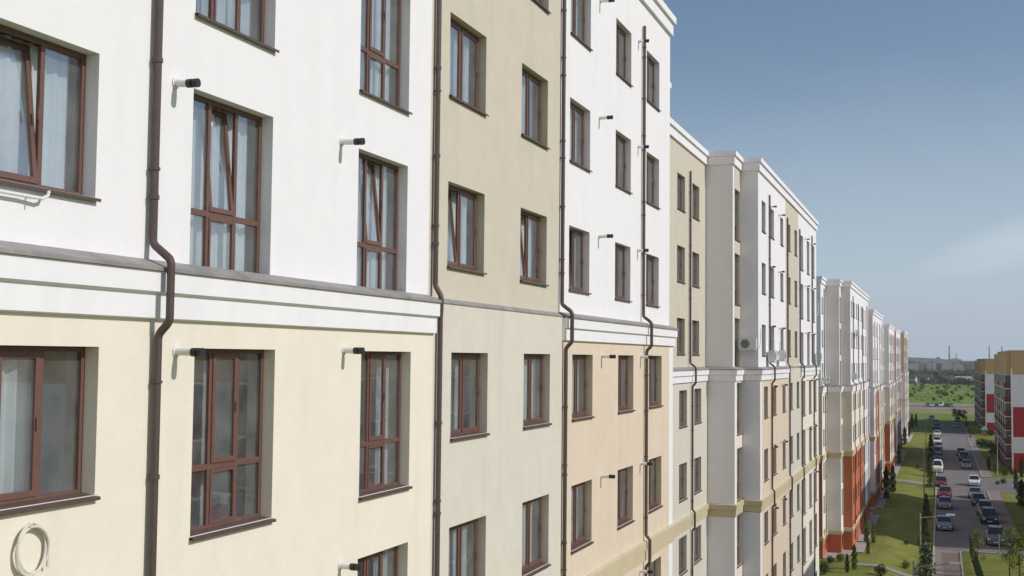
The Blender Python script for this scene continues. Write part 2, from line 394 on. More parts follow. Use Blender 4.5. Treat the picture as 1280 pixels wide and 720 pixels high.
S2 = dict(dz=-1.4, bay=(57.1, 85.3), ends=(46.4, 54.9, 87.5, 96.5), base=-15.8, centre=(67.75, 74.2), seed=2,
    label='second apartment block, beige recess beside a tall shaded white projection with air conditioners', pal=pal(),
    faces={5: [(57.1, 57.6, wq), (57.6, 67.75, wt), (67.75, 74.2, bb), (74.2, 84.8, wc), (84.8, 85.3, wq)], 3: [(54.9, 55.25, wq), (55.25, 57.1, P4(BEIGE, CREAM))]},
    cols=[(49.35, 1.6, 'two', 1), (52.55, 1.6, 'two', 1), (56.2, 1.5, 'strip', 3), (59.0, 1.35, 'two', 5), (62.1, 1.5, 'two', 5), (66.1, 1.3, 'two', 5), (69.35, 1.5, 'two', 5), (72.8, 1.3, 'two', 5), (76.1, 1.6, 'tall', 5), (79.9, 1.6, 'tall', 5), (83.3, 1.5, 'tall', 5)],
    pipes=[(51.0, 'recess', 8.05), (60.7, 'bay', 8.2), (68.2, 'bay', 7.9), (74.4, 'bay', 7.9), (81.8, 'bay', 8.2)],
    flues=[(61.0, (0, 1, 2, 3, 4, 5)), (64.7, (0, 1, 2, 3, 4, 5)), (77.8, (0, 1, 2, 3, 4)), (81.4, (0, 1, 2, 3, 4, 5))])
def far_cols(b0, b1, s0, s1, e0, e1):
    w = b1-b0; c = [b0+w*t for t in (.07, .19, .31, .43, .57, .69, .81, .93)]
    r = [(x, 1.45, 'two' if i in (0, 1, 2, 3, 4) else 'tall', 5) for i, x in enumerate(c)]
    if s1-s0 > 4.2: r += [(s0+(s1-s0)*.33, 1.2, 'two', 1), (s0+(s1-s0)*.75, 1.2, 'two', 1)]
    if b0-s1 > 1.9: r += [(s1+(b0-s1)*.55, min(1.5, (b0-s1)*.6), 'strip', 3)]
    return r
orw = P4(WHITE, CREAM, ORANGE, ORANGE); ww = P4(WHITE, WHITE, WHITE, ORANGE); cr = P4(WHITE, CREAM, CREAM, ORANGE)
sal = P4(SALMON, ORANGE, ORANGE, ORANGE)
S3 = dict(dz=-3.4, bay=(118.6, 148.2), ends=(111.3, 116.0, 150.4, 152.), base=-17.7, centre=(129.5, 136.5), seed=1, lowband=True, detail=True,
    label='third apartment block of the row, white above cream with orange lower storeys and orange plinth', pal=pal(step=P4(PALE, PALE, PALE, ORANGE), ret=P4(PALE, GREIGE, ORANGE, ORANGE), rec=P4(WHITE, CREAM, CREAM, ORANGE), end=P4(WHITE, GREIGE, ORANGE, ORANGE), stepf=P4(PALE, CREAM, WHITE, ORANGE)),
    faces={5: [(118.6, 129.5, P4(WHITE, CREAM, ORANGE, ORANGE)), (129.5, 136.5, P4(WHITE, CREAM, ORANGE, ORANGE)), (136.5, 148.2, P4(WHITE, WHITE, WHITE, ORANGE))]},
    cols=far_cols(118.6, 148.2, 111.3, 116, 0, 0), pipes=[(114.1, 'recess', 6.5), (121.8, 'bay', 6.2), (129.4, 'bay', 5.8), (136.4, 'bay', 5.8), (145, 'bay', 6.2)],
    flues=[])
S4 = dict(dz=-4.5, bay=(158.9, 186), ends=(152., 156.4, 188.2, 193), base=-18.4, centre=(169, 176), seed=3, detail=False, lowband=True,
    label='fourth apartment block of the row, white with salmon and orange strips and a shaded base', pal=pal(step=P4(SALMON, SALMON, SALMON, ORANGE), ret=ww, rec=ww, stepf=sal),
    faces={5: [(158.9, 165, ww), (165, 174, P4(WHITE, SALMON, ORANGE, ORANGE)), (174, 186, P4(WHITE, CREAM, CREAM, ORANGE))]},
    cols=far_cols(158.9, 186, 152, 156.4, 0, 0), pipes=[(162.5, 'bay', 5), (169, 'bay', 5), (176, 'bay', 5), (182.5, 'bay', 5)])
S5 = dict(dz=-4.9, bay=(209.2, 235), ends=(202, 206.5, 237, 239), base=-18.6, centre=(219, 225), seed=4, detail=False, lowband=True,
    label='fifth apartment block of the row, white above beige and orange, beyond the gap', pal=pal(ret=P4(PALE, GREIGE, ORANGE, ORANGE), rec=cr, stepf=orw),
    faces={5: [(209.2, 219, cr), (219, 225, ww), (225, 235, orw)]},
    cols=far_cols(209.2, 235, 202, 206.5, 0, 0), pipes=[(213, 'bay', 4.5), (219, 'bay', 4.5), (225, 'bay', 4.5), (231, 'bay', 4.5)])
S6 = dict(dz=-4.8, bay=(243.7, 268.5), ends=(239, 242, 270.5, 276), base=-18.7, centre=(253, 259), seed=5, detail=False,
    label='sixth apartment block of the row, small white block with pale lower storeys', pal=pal(ret=P4(SALMON, PALE, PALE, PALE), rec=ww, stepf=ww),
    faces={5: [(243.7, 253, P4(WHITE, PALE)), (253, 259, ww), (259, 268.5, P4(WHITE, SALMON))]},
    cols=far_cols(243.7, 268.5, 239, 242, 0, 0), pipes=[(247, 'bay', 4.5), (253, 'bay', 4.5), (259, 'bay', 4.5)])
FARTAN = plaster('faded_tan_render', (.62,.52,.43)); tt = P4(FARTAN, PALE, PALE, PALE)
S7 = dict(dz=-3.9, bay=(300, 333), ends=(292, 297, 335, 336), base=-18.9, centre=(311, 321), seed=6, detail=False,
    label='farthest apartment block of the row, tan topped, closing the line at its right end', pal=pal(step=tt, ret=tt, rec=tt, stepf=tt, end=tt),
    faces={5: [(300, 311, tt), (311, 321, P4(FARTAN, PALE)), (321, 333, P4(FARTAN, CREAM))]},
    cols=far_cols(300, 333, 292, 297, 0, 0), pipes=[(304, 'bay', 5.5), (311, 'bay', 5.5), (321, 'bay', 5.5)])
for S in (S1, S2, S3, S4, S5, S6, S7): block(S)

# ------------------------------------------------------------------ things fixed on the facades
GRP_AC = 'air conditioner units hung on the facades'
def aircon(s, l, z, label, face='street', sc=1.0):
    r = empty('air_conditioner', W(s, l, z), label, 'air conditioner', GRP_AC, rz=pi/2 if face == 'street' else 0)
    w, d, h = .82*sc, .30*sc, .56*sc
    mb = MB(); mb.box(-w/2, w/2, -d-.12, -.12, 0, h); mb.build('casing', ACW, r, world=False)
    g = MB(); g.tube([(-w*.12, -d-.12, h/2), (-w*.12, -d-.135, h/2)], h*.36, 20); o = g.build('fan_grille', ACG, r, world=False)
    k = MB()
    for x in (-w*.35, w*.35): k.box(x-.02, x+.02, -d-.12, 0, -.035, -.002); k.box(x-.02, x+.02, -.03, -.002, -.3, -.035)
    k.build('bracket', FLUE, r, world=False)
    t = MB(); t.tube([(w*.5, -.25, .15), (w*.5+.12, -.15, .1), (w*.5+.15, -.04, .4), (w*.5+.15, -.03, 1.0)], .02, 6); t.build('hose', FLUE, r, world=False)
aircon(57.0, 8.5, 1.15-.75, 'air conditioner on the shaded projecting return wall, highest of the cluster', 'camera', 1.0)
aircon(57.0, 8.35, 1.15-1.4, 'air conditioner on the shaded return wall just above the ledge', 'camera', .9) if False else None
aircon(60.2, 8.065, -.15, 'white air conditioner above the ledge, left of the satellite dish')
aircon(64.2, 8.065, -.1, 'air conditioner with dark fan, above the ledge right of the satellite dish')
aircon(84.3, 8.065, -.1, 'air conditioner above the ledge at the far corner of the second block')
aircon(85.4+.02, 8.5, 2.9, 'air conditioner high on the far corner of the second block', 'camera')
aircon(112.2, 10.15, -2.2, 'air conditioner on the third block, left of its recess downpipe')
aircon(115.2, 10.15, -2.2, 'air conditioner on the third block, right of its recess downpipe')
aircon(121.0, 8.065, -1.9, 'air conditioner near the first downpipe of the third block')
aircon(124.9, 8.065, 2.4, 'air conditioner between upper windows of the third block')
# satellite dish
r = empty('satellite_dish', W(62.3, 8.065, .1), 'round grey satellite dish on the wall between two air conditioners', 'satellite dish')
mb = MB(); n = 20
rings = [(0, 0), (.2, -.02), (.38, -.08), (.48, -.14)]
prev = None
for (rad, y) in rings:
    ring = [(rad*cos(2*pi*k/n), -.35+y, .15+rad*sin(2*pi*k/n)) for k in range(n)]
    if prev and rad:
        for k in range(n): mb.quad(prev[k], prev[(k+1)%n], ring[(k+1)%n], ring[k])
    prev = ring
mb.build('reflector', FLUE, r, world=False); r.rotation_euler.z = pi/2-.6; r.scale = (.5,)*3
mb = MB(); mb.tube([(0, -.35, .1), (0, -.1, 0), (.1, 0, -.1)], .025, 6); mb.tube([(0, -.4, -.25), (0, -.85, .1)], .015, 6); mb.box(-.04, .04, -.92, -.82, .07, .15); mb.build('arm', FLUE, r, world=False)
STEELH = mat('hook_steel', (.4,.4,.4), .4, metal=.5)
# clothes line bracket and coiled cable
r = empty('wall_bracket', W(9.0, 8.065, 1.45), 'thin white horizontal bracket on the white wall under the leftmost upper window', 'bracket')
mb = MB()
mb.tube([W(8.4, 8.0, 1.44), W(8.9, 8.0, 1.44), W(9.12, 7.98, 1.44), W(9.18, 7.97, 1.47), W(9.2, 7.97, 1.52)], .017, 8)
mb.tube([W(8.42, 8.06, 1.41), W(8.42, 7.93, 1.42)], .015, 8)
mb.tube([W(9.0, 8.065, 1.44), W(9.0, 7.93, 1.42)], .008, 6)
mb.build('rod', FLUE, r)
r = empty('coiled_cable', W(9.07, 7.95, -1.82), 'white cable coiled in a loose ring on the cream wall', 'cable')
mb = MB(); pts = []
for i in range(121):
    t = i/120*2*pi*3.3; R0 = .215+.012*sin(i*.31)+.012*cos(t*1.5); pts.append(W(9.07+R0*.98*cos(t), 7.925-.007*(i/40)+.01*sin(i*.2), -1.83+R0*1.0*sin(t)))
mb.tube(pts, .0125, 7); mb.build('coil', mat('cream_cable', (.66,.63,.55), .5), r)
mb = MB(); mb.tube([W(9.28, 7.91, -1.75), W(9.27, 7.91, -2.02)], .012, 6); mb.build('cable_tail', MATS['cream_cable'], r); mb = MB(); mb.tube([W(9.07, 7.965, -1.6), W(9.07, 7.90, -1.6)], .012, 6); mb.build('hook', STEELH, r)
# dark crate behind the lower tall window
r = empty('storage_box', W(13.0, 8.36, -1.93), 'small grey box with pale lid standing inside the lower tall window', 'box')
mb = MB(); mb.box(-8.66, -8.36, 12.75, 13.05, EYE-2.04, EYE-1.78); mb.build('box_body', mat('grey_plastic', (.16,.17,.17), .5), r)
mb = MB(); mb.box(-8.67, -8.35, 12.74, 13.06, EYE-1.778, EYE-1.74); mb.build('lid', mat('green_plastic', (.25,.42,.33), .5), r)

# ------------------------------------------------------------------ ground
def grass_mat():
    M = bpy.data.materials.new('grass'); M.use_nodes = True; nt = M.node_tree; N = nt.nodes; L = nt.links; P = N['Principled BSDF']; P.inputs['Roughness'].default_value = .95; P.inputs['Specular IOR Level'].default_value = .1
    g = N.new('ShaderNodeNewGeometry')
    def noise(sc, det=6):
        n = N.new('ShaderNodeTexNoise'); n.inputs['Scale'].default_value = sc; n.inputs['Detail'].default_value = det; n.inputs['Roughness'].default_value = .7; L.new(g.outputs['Position'], n.inputs['Vector']); return n
    def ramp(src, stops):
        r = N.new('ShaderNodeValToRGB'); L.new(src, r.inputs[0]); e = r.color_ramp.elements
        while len(e) < len(stops): e.new(.5)
        for q, (p, c) in zip(e, stops): q.position = p; q.color = (*c, 1)
        return r
    a = ramp(noise(.35).outputs['Fac'], [(.3, (.125,.155,.034)), (.5, (.185,.205,.047)), (.7, (.265,.245,.08))])
    b = ramp(noise(.012).outputs['Fac'], [(.35, (.13,.215,.035)), (.5, (.17,.25,.05)), (.62, (.21,.26,.06)), (.72, (.26,.24,.10))])
    sep = N.new('ShaderNodeSeparateXYZ'); L.new(g.outputs['Position'], sep.inputs[0])
    mr = N.new('ShaderNodeMapRange'); mr.inputs[1].default_value = 380; mr.inputs[2].default_value = 480; L.new(sep.outputs['Y'], mr.inputs[0])
    mx = N.new('ShaderNodeMix'); mx.data_type = 'RGBA'; L.new(mr.outputs[0], mx.inputs[0]); L.new(a.outputs[0], mx.inputs[6]); L.new(b.outputs[0], mx.inputs[7])
    fine = noise(9, 3); m2 = N.new('ShaderNodeMapRange'); m2.inputs[1].default_value = .3; m2.inputs[2].default_value = .7; m2.inputs[3].default_value = .8; m2.inputs[4].default_value = 1.15; L.new(fine.outputs['Fac'], m2.inputs[0])
    m3 = N.new('ShaderNodeMix'); m3.data_type = 'RGBA'; m3.blend_type = 'MULTIPLY'; m3.inputs[0].default_value = 1; L.new(mx.outputs[2], m3.inputs[6]); L.new(m2.outputs[0], m3.inputs[7])
    L.new(m3.outputs[2], P.inputs['Base Color'])
    bp = N.new('ShaderNodeBump'); bp.inputs['Strength'].default_value = .6; bp.inputs['Distance'].default_value = .05; L.new(fine.outputs['Fac'], bp.inputs['Height']); L.new(bp.outputs[0], P.inputs['Normal'])
    return M
GRASS = grass_mat()
ls = [9000, 3000, 800, 200, 60, 30, 22, 15, 10, 8, 6.5, 5.5, 5, 4.5, 4, 3.5, 3, 2.5, 2, 1.2, .7, 0, -6, -8, -12, -25, -60, -200, -800, -3000, -9000]
ss = [-400, -100, -40, -10, 0, 20, 40, 60, 80, 100, 120, 140, 160, 180, 200, 220, 240, 280, 320, 360, 400, 600, 1000, 2000, 5000, 12000]
mb = MB(); mb.v = [tuple(W(s, l, ground(s, l))) for s in ss for l in ls]; nl = len(ls)
mb.f = [(i*nl+j, (i+1)*nl+j, (i+1)*nl+j+1, i*nl+j+1) for i in range(len(ss)-1) for j in range(nl-1)]; mb.mi = [0]*len(mb.f)
tag(mb.build('ground', GRASS), kind='structure')
ASPH = mat('asphalt', (.09,.085,.085), .9, .22, .5, .3, 20)
ASPH2 = mat('worn_asphalt', (.175,.160,.156), .9, .2, .6, .3, 20)
PAVE = mat('concrete_paving', (.235,.195,.17), .9, .15, 1.3, .3, 12)
KERB = mat('kerb_stone', (.40,.385,.36), .9, .15, 3)
DIRT = mat('sandy_verge', (.30,.25,.175), .95, .3, .08)
def strip(name, material, s0, s1, lf, h, thick=0, step=5, gfun=None):
    gf = gfun or (lambda s, l: zr(s)); mb = MB(); n = max(1, int(abs(s1-s0)/step)); pr = None
    for i in range(n+1):
        s = s0+(s1-s0)*i/n; a, b = lf(s)
        cur = (W(s, a, gf(s, a)+h), W(s, b, gf(s, b)+h))
        if pr:
            mb.quad(pr[0], pr[1], cur[1], cur[0])
            if thick:
                for q in (0, 1):
                    d = Vector((0, 0, -thick)); mb.quad(pr[q], cur[q], cur[q]+d, pr[q]+d)
        elif thick:
            d = Vector((0, 0, -thick)); mb.quad(cur[0], cur[1], cur[1]+d, cur[0]+d)
        pr = cur
    if thick: d = Vector((0, 0, -thick)); mb.quad(pr[0], pr[1], pr[1]+d, pr[0]+d)
    return tag(mb.build(name, material), kind='structure')
strip('street', ASPH2, 129, 395, lambda s: (.72, -6.3), .03)
strip('kerb', KERB, 60, 395, lambda s: (.9, .72), .14, .2)
for a, b in ((136.5, 193), (217, 395)): strip('kerb', KERB, a, b, lambda s: (-6.3, -6.45), .14, .2)
for a, b in ((136.5, 193), (217, 395)): strip('pavement', PAVE, a, b, lambda s: (-6.45, -8.0), .13, .2)
strip('side_road', ASPH2, 193, 217, lambda s: (-6.3-.0, -60), .026)
strip('crossing_road', ASPH2, 128.6, 136.5, lambda s: (-6.3, -70), .026)
strip('kerb', KERB, 128.3, 128.55, lambda s: (-1.8, -70), .14, .2)
strip('footpath', PAVE, 40, 129, lambda s: (.72, -1.6), .035)
strip('kerb', KERB, 40, 128.2, lambda s: (-1.6, -1.75), .12, .2)
for S in (S1, S2, S3, S4, S5, S6, S7):
    b0, b1 = S['bay']; e = S['ends']; pl = [(e[0], 10.15), (e[1], 10.15), (e[1], 8.9), (b0, 8.9), (b0, 8.065)]
    k = b0+4
    while k < b1-1: pl.append((k, 8.065)); k += 4
    pl += [(b1, 8.065), (b1, 8.9), (e[2], 8.9), (e[2], 10.15), (e[3], 10.15)]
    mb = MB(); A = [W(s, l, ground(s, 8)+.06) for s, l in offset(pl, 0)]; B = [W(s, l, ground(s, 8)+.06) for s, l in offset(pl, 1.15)]
    for i in range(len(pl)-1): mb.quad(A[i], A[i+1], B[i+1], B[i])
    tag(mb.build('building_apron', CONC), kind='structure')
for a, b in ((199, 202.5), (108.2, 109.8)):
    mb = MB(); lv = [7.1, 6.5, 5.5, 5, 4.5, 4, 3.5, 3, 2.5, 2, 1.2, .9]
    for p, q in zip(lv, lv[1:]): mb.quad(W(a, p, ground(a, p)+.05), W(b, p, ground(b, p)+.05), W(b, q, ground(b, q)+.05), W(a, q, ground(a, q)+.05))
    tag(mb.build('footpath', mat('pale_path', (.27,.25,.24), .9, .12, 1.5), None), kind='structure')
strip('main_road', ASPH2, 500, 540, lambda s: (500, -500), .03, step=20) if False else None
strip('verge', mat('dry_grass', (.25,.23,.10), .95, .3, .05), 470, 522, lambda s: (500, -500), .02, step=26)
strip('verge', DIRT, 522, 590, lambda s: (500, -500), .02, step=30)
strip('main_road', ASPH2, 540, 560, lambda s: (500, -500), .05, step=20)
# shrubs belts, etc further below
# ------------------------------------------------------------------ lamps
STEEL = mat('galvanised_steel', (.36,.37,.37), .5, .1, 4)
LED = mat('lamp_glass', (.8,.8,.78), .3)
def lamp(s, l, h, label, arm=2.0):
    r = empty('street_lamp', W(s, l, ground(s, l)), label, 'street lamp', 'street lamps along the street')
    mb = MB(); mb.tube([(0,0,0), (0,0,h*.35), (0,0,h*.352), (0,0,h)], [.09,.085,.06,.05], 10); mb.build('pole', STEEL, r, world=False)
    mb = MB(); mb.tube([(0,0,h-.35), (arm*.5,0,h-.2), (arm,0,h-.02)], .03, 8); mb.build('arm', STEEL, r, world=False)
    mb = MB(); mb.box(arm-.1, arm+.55, -.13, .13, h-.04, h+.06); mb.build('lamp_head', LED, r, world=False)
lamp(100, 1.6, 6.3, 'street lamp whose arm and pale head reach over the dark shaded road')
lamp(72, 1.55, 6.1, 'nearest street lamp, its head over the paved footpath at the bottom edge')
lamp(176, 2.3, 7.6, 'grey street lamp standing on the lawn edge beside the dark shadow band')
lamp(262, 3.0, 7.8, 'distant street lamp left of the parked cars, by the far grass strip')
s_, l_ = ground_pt(1247, 596, -19.5); lamp(s_, l_, 7.0, 'street lamp on the right lawn in front of the nearer red building')
# ------------------------------------------------------------------ vegetation
def leaf_mat(name, a, b):
    M = bpy.data.materials.new(name); M.use_nodes = True; nt = M.node_tree; N = nt.nodes; L = nt.links; P = N['Principled BSDF']; P.inputs['Roughness'].default_value = .8; P.inputs['Specular IOR Level'].default_value = .2
    g = N.new('ShaderNodeNewGeometry'); n = N.new('ShaderNodeTexNoise'); n.inputs['Scale'].default_value = 1.6; n.inputs['Detail'].default_value = 4; L.new(g.outputs['Position'], n.inputs['Vector'])
    r = N.new('ShaderNodeValToRGB'); L.new(n.outputs['Fac'], r.inputs[0]); r.color_ramp.elements[0].position = .35; r.color_ramp.elements[0].color = (*a, 1); r.color_ramp.elements[1].position = .65; r.color_ramp.elements[1].color = (*b, 1)
    L.new(r.outputs[0], P.inputs['Base Color']); MATS[name] = M; return M
LF_DARK = leaf_mat('dark_conifer_leaf', (.03,.05,.017), (.065,.095,.03))
LF_MID = leaf_mat('mid_green_leaf', (.07,.11,.022), (.13,.18,.04))
LF_YEL = leaf_mat('yellow_green_leaf', (.12,.16,.03), (.22,.25,.05))
LF_BLUE = leaf_mat('grey_green_conifer_leaf', (.08,.12,.06), (.17,.22,.11))
LF_RED = leaf_mat('dark_red_leaf', (.06,.012,.012), (.11,.025,.02))
BARK = mat('bark', (.10,.075,.055), .9, .3, 8)
TP = {}
def tree_meshes(kind, var):
    k = (kind, var)
    if k in TP: return TP[k]
    rnd = random.Random(var*31+len(kind)); mb = MB(); tr = MB()
    def leaf(p, sz):
        a = Vector((rnd.gauss(0,1), rnd.gauss(0,1), rnd.gauss(0,1))).normalized(); b = a.orthogonal().normalized(); c = a.cross(b); t = rnd.random()*6
        u = (b*cos(t)+c*sin(t))*sz; v = a.cross(u)*.6
        mb.quad(p-u, p-v*.8, p+u, p+v*.8)
    if kind == 'conifer':      # unit height 1
        tr.tube([(0,0,0), (0,0,.5), (0,0,.98)], [.018,.012,.003], 6)
        for i in range(36):
            z = .08+.9*(i/36)**.9; R0 = .24*(1-z)**.85+.012
            for j in range(7):
                t = rnd.random()*2*pi; rr = R0*(.75+.4*rnd.random()); tip = Vector((rr*cos(t), rr*sin(t), z-.03-.25*rr))
                tr.tube([(0,0,z), tip], [.003,.001], 3, False)
                for q in range(9):
                    w = rnd.random()**.6; leaf(Vector((0,0,z)).lerp(tip, w)+Vector((rnd.gauss(0,.011), rnd.gauss(0,.011), rnd.gauss(-.004,.008))), .016+.008*rnd.random())
    elif kind == 'column':
        tr.tube([(0,0,0), (0,0,.9)], [.02,.004], 6)
        for i in range(2600):
            z = rnd.random()**.9; R0 = .115*(sin(pi*min(1, (z+.12)/1.12)**.75)**.6)*(1+.25*sin(z*23+var)); t = rnd.random()*2*pi; rr = R0*rnd.random()**.35
            leaf(Vector((rr*cos(t), rr*sin(t), .04+z*.95)), .021)
    elif kind == 'young':
        tr.tube([(0,0,0), (.01,0,.4), (.0,.01,.95)], [.016,.012,.004], 6)
        cl = []
        for i in range(16):
            z = .32+.62*rnd.random(); t = rnd.random()*2*pi; rr = .13*(1.1-z)+.05; tip = Vector((rr*cos(t), rr*sin(t), z+.06)); tr.tube([(0,0,z-.08), tip], [.006,.002], 4, False); cl.append(tip)
        for c in cl+[Vector((0,0,.93)), Vector((0,0,.8))]:
            for q in range(42): leaf(c+Vector((rnd.gauss(0,.04), rnd.gauss(0,.04), rnd.gauss(0,.045))), .018+.008*rnd.random())
    elif kind == 'bush':
        for j in range(5): tr.tube([(0,0,0), (rnd.gauss(0,.2), rnd.gauss(0,.2), .6)], [.03,.01], 4)
        for i in range(900):
            v = Vector((rnd.gauss(0,1), rnd.gauss(0,1), rnd.gauss(0,1))).normalized(); R0 = .5*(1+.22*sin(v.x*5+var)+.2*sin(v.y*6+2*var)); p = v*R0*rnd.random()**.3; leaf(Vector((p.x, p.y, .46+p.z*.9)), .055)
    elif kind == 'broad':
        tr.tube([(0,0,0), (.01,0,.25), (.0,.01,.6)], [.035,.028,.012], 7)
        cl = [Vector((0,0,.78))]
        for i in range(20):
            t = rnd.random()*2*pi; z = .35+.5*rnd.random(); rr = .30*math.sqrt(max(.05, 1-((z-.6)/.42)**2))*(.6+.4*rnd.random()); tip = Vector((rr*cos(t), rr*sin(t), z)); tr.tube([(0,0,z*.6), tip], [.014,.004], 4, False); cl.append(tip)
        for c in cl:
            s = .055+.035*rnd.random()
            for q in range(110): leaf(c+Vector((rnd.gauss(0,s), rnd.gauss(0,s), rnd.gauss(0,s*.8))), .022)
    TP[k] = (mb, tr, {}); return TP[k]
NAME = {'conifer': ('conifer_tree', 'tree'), 'column': ('columnar_tree', 'tree'), 'young': ('young_tree', 'tree'), 'bush': ('bush', 'bush'), 'broad': ('broadleaf_tree', 'tree')}
def plant(kind, s, l, h, leafm, label, var=0, group=None, wide=1, z=None, cat=None):
    mb, tr, cache = tree_meshes(kind, var % 3); nm, ct = NAME[kind]
    r = empty(nm, W(s, l, ground(s, l) if z is None else z), label, cat or ct, group, rz=random.random()*6); r.scale = (h*wide, h*wide, h)
    if leafm.name not in cache: cache[leafm.name] = mb.mesh('crown', leafm)
    if 't' not in cache: cache['t'] = tr.mesh('trunk', BARK)
    for n_, me in (('crown', cache[leafm.name]), ('stems' if kind == 'bush' else 'trunk', cache['t'])):
        o = bpy.data.objects.new(n_, me); col.objects.link(o); o.parent = r
plant('conifer', 92, 1.15, 5.6, LF_BLUE, 'tall grey-green conifer beside the footpath at the bottom edge', 0)
plant('conifer', 131, 1.7, 3.4, LF_DARK, 'dark conifer in shade beside the lower arm of the street lamp', 1)
plant('conifer', 155, 1.8, 3.2, LF_DARK, 'dark conifer in the shaded strip left of the dark red car', 0)
plant('conifer', 196, 1.6, 3.9, LF_MID, 'green conifer at the corner of the pale path and the street', 1)
plant('conifer', 215, 1.9, 4.4, LF_DARK, 'conifer left of the white van', 0)
plant('conifer', 258, 2.0, 5.0, LF_DARK, 'conifer at the far end of the left grass strip', 1)
def at_px(px, py, zg): return ground_pt(px, py, zg)
lawn = [(1121, 574, 4.6, 'column', 'LF_DARK', 'slim cypress on the sunny middle lawn, left of the green one'), (1126, 562, 5.0, 'column', 'LF_DARK', 'slim dark cypress at the back of the middle lawn'), (1136, 546, 5.4, 'column', 'LF_DARK', 'slim cypress on the last stretch of lawn before the row end'), (1085, 693, 2.2, 'column', 'LF_MID', 'lone small columnar thuja on the front lawn, right of its row'), (1068, 712, 3.0, 'column', 'LF_MID', 'slim thuja on the lawn nearest the pale footpath'),
        (1059, 716, 2.2, 'column', 'LF_DARK', 'short dark thuja left of the slim one near the footpath'), (1083, 678, 3.4, 'column', 'LF_YEL', 'light green columnar tree by the orange plinth, left of a pair'),
        (1092, 679, 2.9, 'column', 'LF_YEL', 'light green columnar tree by the orange plinth, right of a pair'), (1050, 702, 1.4, 'bush', 'LF_MID', 'round green bush near the corner of the orange plinth'),
        (1038, 704, 1.3, 'bush', 'LF_DARK', 'small dark bush beside the apron at the lower left lawn corner'), (1030, 718, 2.0, 'bush', 'LF_DARK', 'dark bush at the bottom edge left of the footpath'),
        (1101, 720, 1.9, 'bush', 'LF_DARK', 'dark rounded bush at the bottom edge on the lawn'), (1133, 681, 1.0, 'bush', 'LF_DARK', 'small dark bush alone on the sunny lawn slope'),
        (1132, 711, 1.4, 'bush', 'LF_MID', 'low green bush on the lawn slope left of the lamp pole'), (1108, 624, 6.2, 'column', 'LF_DARK', 'tall dark cypress in the deep lawn shadow, left of a pair'),
        (1116, 616, 5.6, 'column', 'LF_DARK', 'tall dark cypress in the deep lawn shadow, right of a pair'), (1124, 580, 5.2, 'column', 'LF_MID', 'green cypress beyond the pale crossing path'),
        (1131, 556, 5.8, 'column', 'LF_DARK', 'slender dark cypress near the far end of the lawn'), (1140, 536, 6.0, 'column', 'LF_DARK', 'dark cypress at the far right corner of the apartment row'),
        (1145, 533, 5.4, 'column', 'LF_DARK', 'dark cypress just right of the one at the end of the row'), (1147, 586, 1.6, 'bush', 'LF_MID', 'pale bush on the sunny middle lawn'),
        (1104, 596, 3.5, 'column', 'LF_MID', 'small cypress standing close to the orange corner wall')]
for i, (px, py, h, k, lm, lab) in enumerate(lawn):
    zz = -17.9 if py > 640 else -18.3
    s_, l_ = at_px(px, py, zz)
    for _ in range(6): s_, l_ = at_px(px, py, ground(s_, l_))
    h *= .55 if k == 'bush' else .72
    plant(k, s_, l_, h, MATS[{'LF_MID': 'mid_green_leaf', 'LF_DARK': 'dark_conifer_leaf', 'LF_YEL': 'yellow_green_leaf'}[lm]], lab, i)
right = [(1223, 716, 3.6, 'young', 'yellow_green_leaf', 'yellow-green young tree on the bottom lawn, left of two'), (1262, 724, 4.4, 'young', 'yellow_green_leaf', 'yellow-green young tree at the bottom right corner'),
         (1275, 740, 4.4, 'young', 'yellow_green_leaf', 'yellow-green young tree cut by the bottom right edge'),
         (1270, 612, 3.0, 'column', 'dark_conifer_leaf', 'dark thuja at the right edge of the sunny lawn'), (1277, 633, 3.6, 'column', 'dark_conifer_leaf', 'dark dense tree cut off by the right edge'),
         (1254, 605, 1.2, 'bush', 'dark_conifer_leaf', 'round dark bush on the kerb of the side road, right of two'), (1247, 606, .9, 'bush', 'dark_conifer_leaf', 'round dark bush on the kerb of the side road, left of two'),
         (1236, 588, 2.6, 'column', 'dark_conifer_leaf', 'dark small thuja in front of the nearer red building, left of a row'), (1244, 592, 1.9, 'column', 'mid_green_leaf', 'short green thuja right of the dark one by the red building'),
         (1256, 595, 2.0, 'bush', 'mid_green_leaf', 'wide bush with dry flowers below the nearer red building'), (1266, 594, 1.5, 'bush', 'mid_green_leaf', 'green bush near the right edge below the red building'),
         (1277, 597, 3.4, 'column', 'dark_conifer_leaf', 'dark thuja at the right edge below the red building'), (1212, 552, 3.4, 'young', 'dark_conifer_leaf', 'dark young tree on the kerb by the far crossing'),
         (1207, 540, 4.2, 'young', 'dark_conifer_leaf', 'dark slim tree at the end of the street, left of the far red building'),
         (1226, 559, 2.6, 'bush', 'dark_conifer_leaf', 'large dark shrub at the left end of the shrub bed'), (1233, 560, 2.7, 'bush', 'dark_conifer_leaf', 'large dark shrub in the middle of the shrub bed'),
         (1241, 561, 2.4, 'bush', 'dark_conifer_leaf', 'large dark shrub at the right end of the shrub bed'), (1248, 575, 3.5, 'broad', 'mid_green_leaf', 'small round tree at the shaded wall of the nearer red building'),
         (1240, 572, 3.0, 'broad', 'dark_conifer_leaf', 'small shaded tree left of the nearer red building'), (1196, 527, 4.5, 'broad', 'dark_conifer_leaf', 'dark tree mass at the end of the street, left of two'),
         (1203, 527, 4.2, 'broad', 'dark_conifer_leaf', 'dark tree mass at the end of the street, right of two'), (1216, 543, 3.0, 'bush', 'mid_green_leaf', 'leafy bush left of the teal kiosk'),
         (1238, 545, 2.2, 'bush', 'dark_conifer_leaf', 'dark bush right of the teal kiosk'), (1274, 686, 1.8, 'bush', 'dark_red_leaf', 'dark red bush at the right edge near the nearest parked car')]
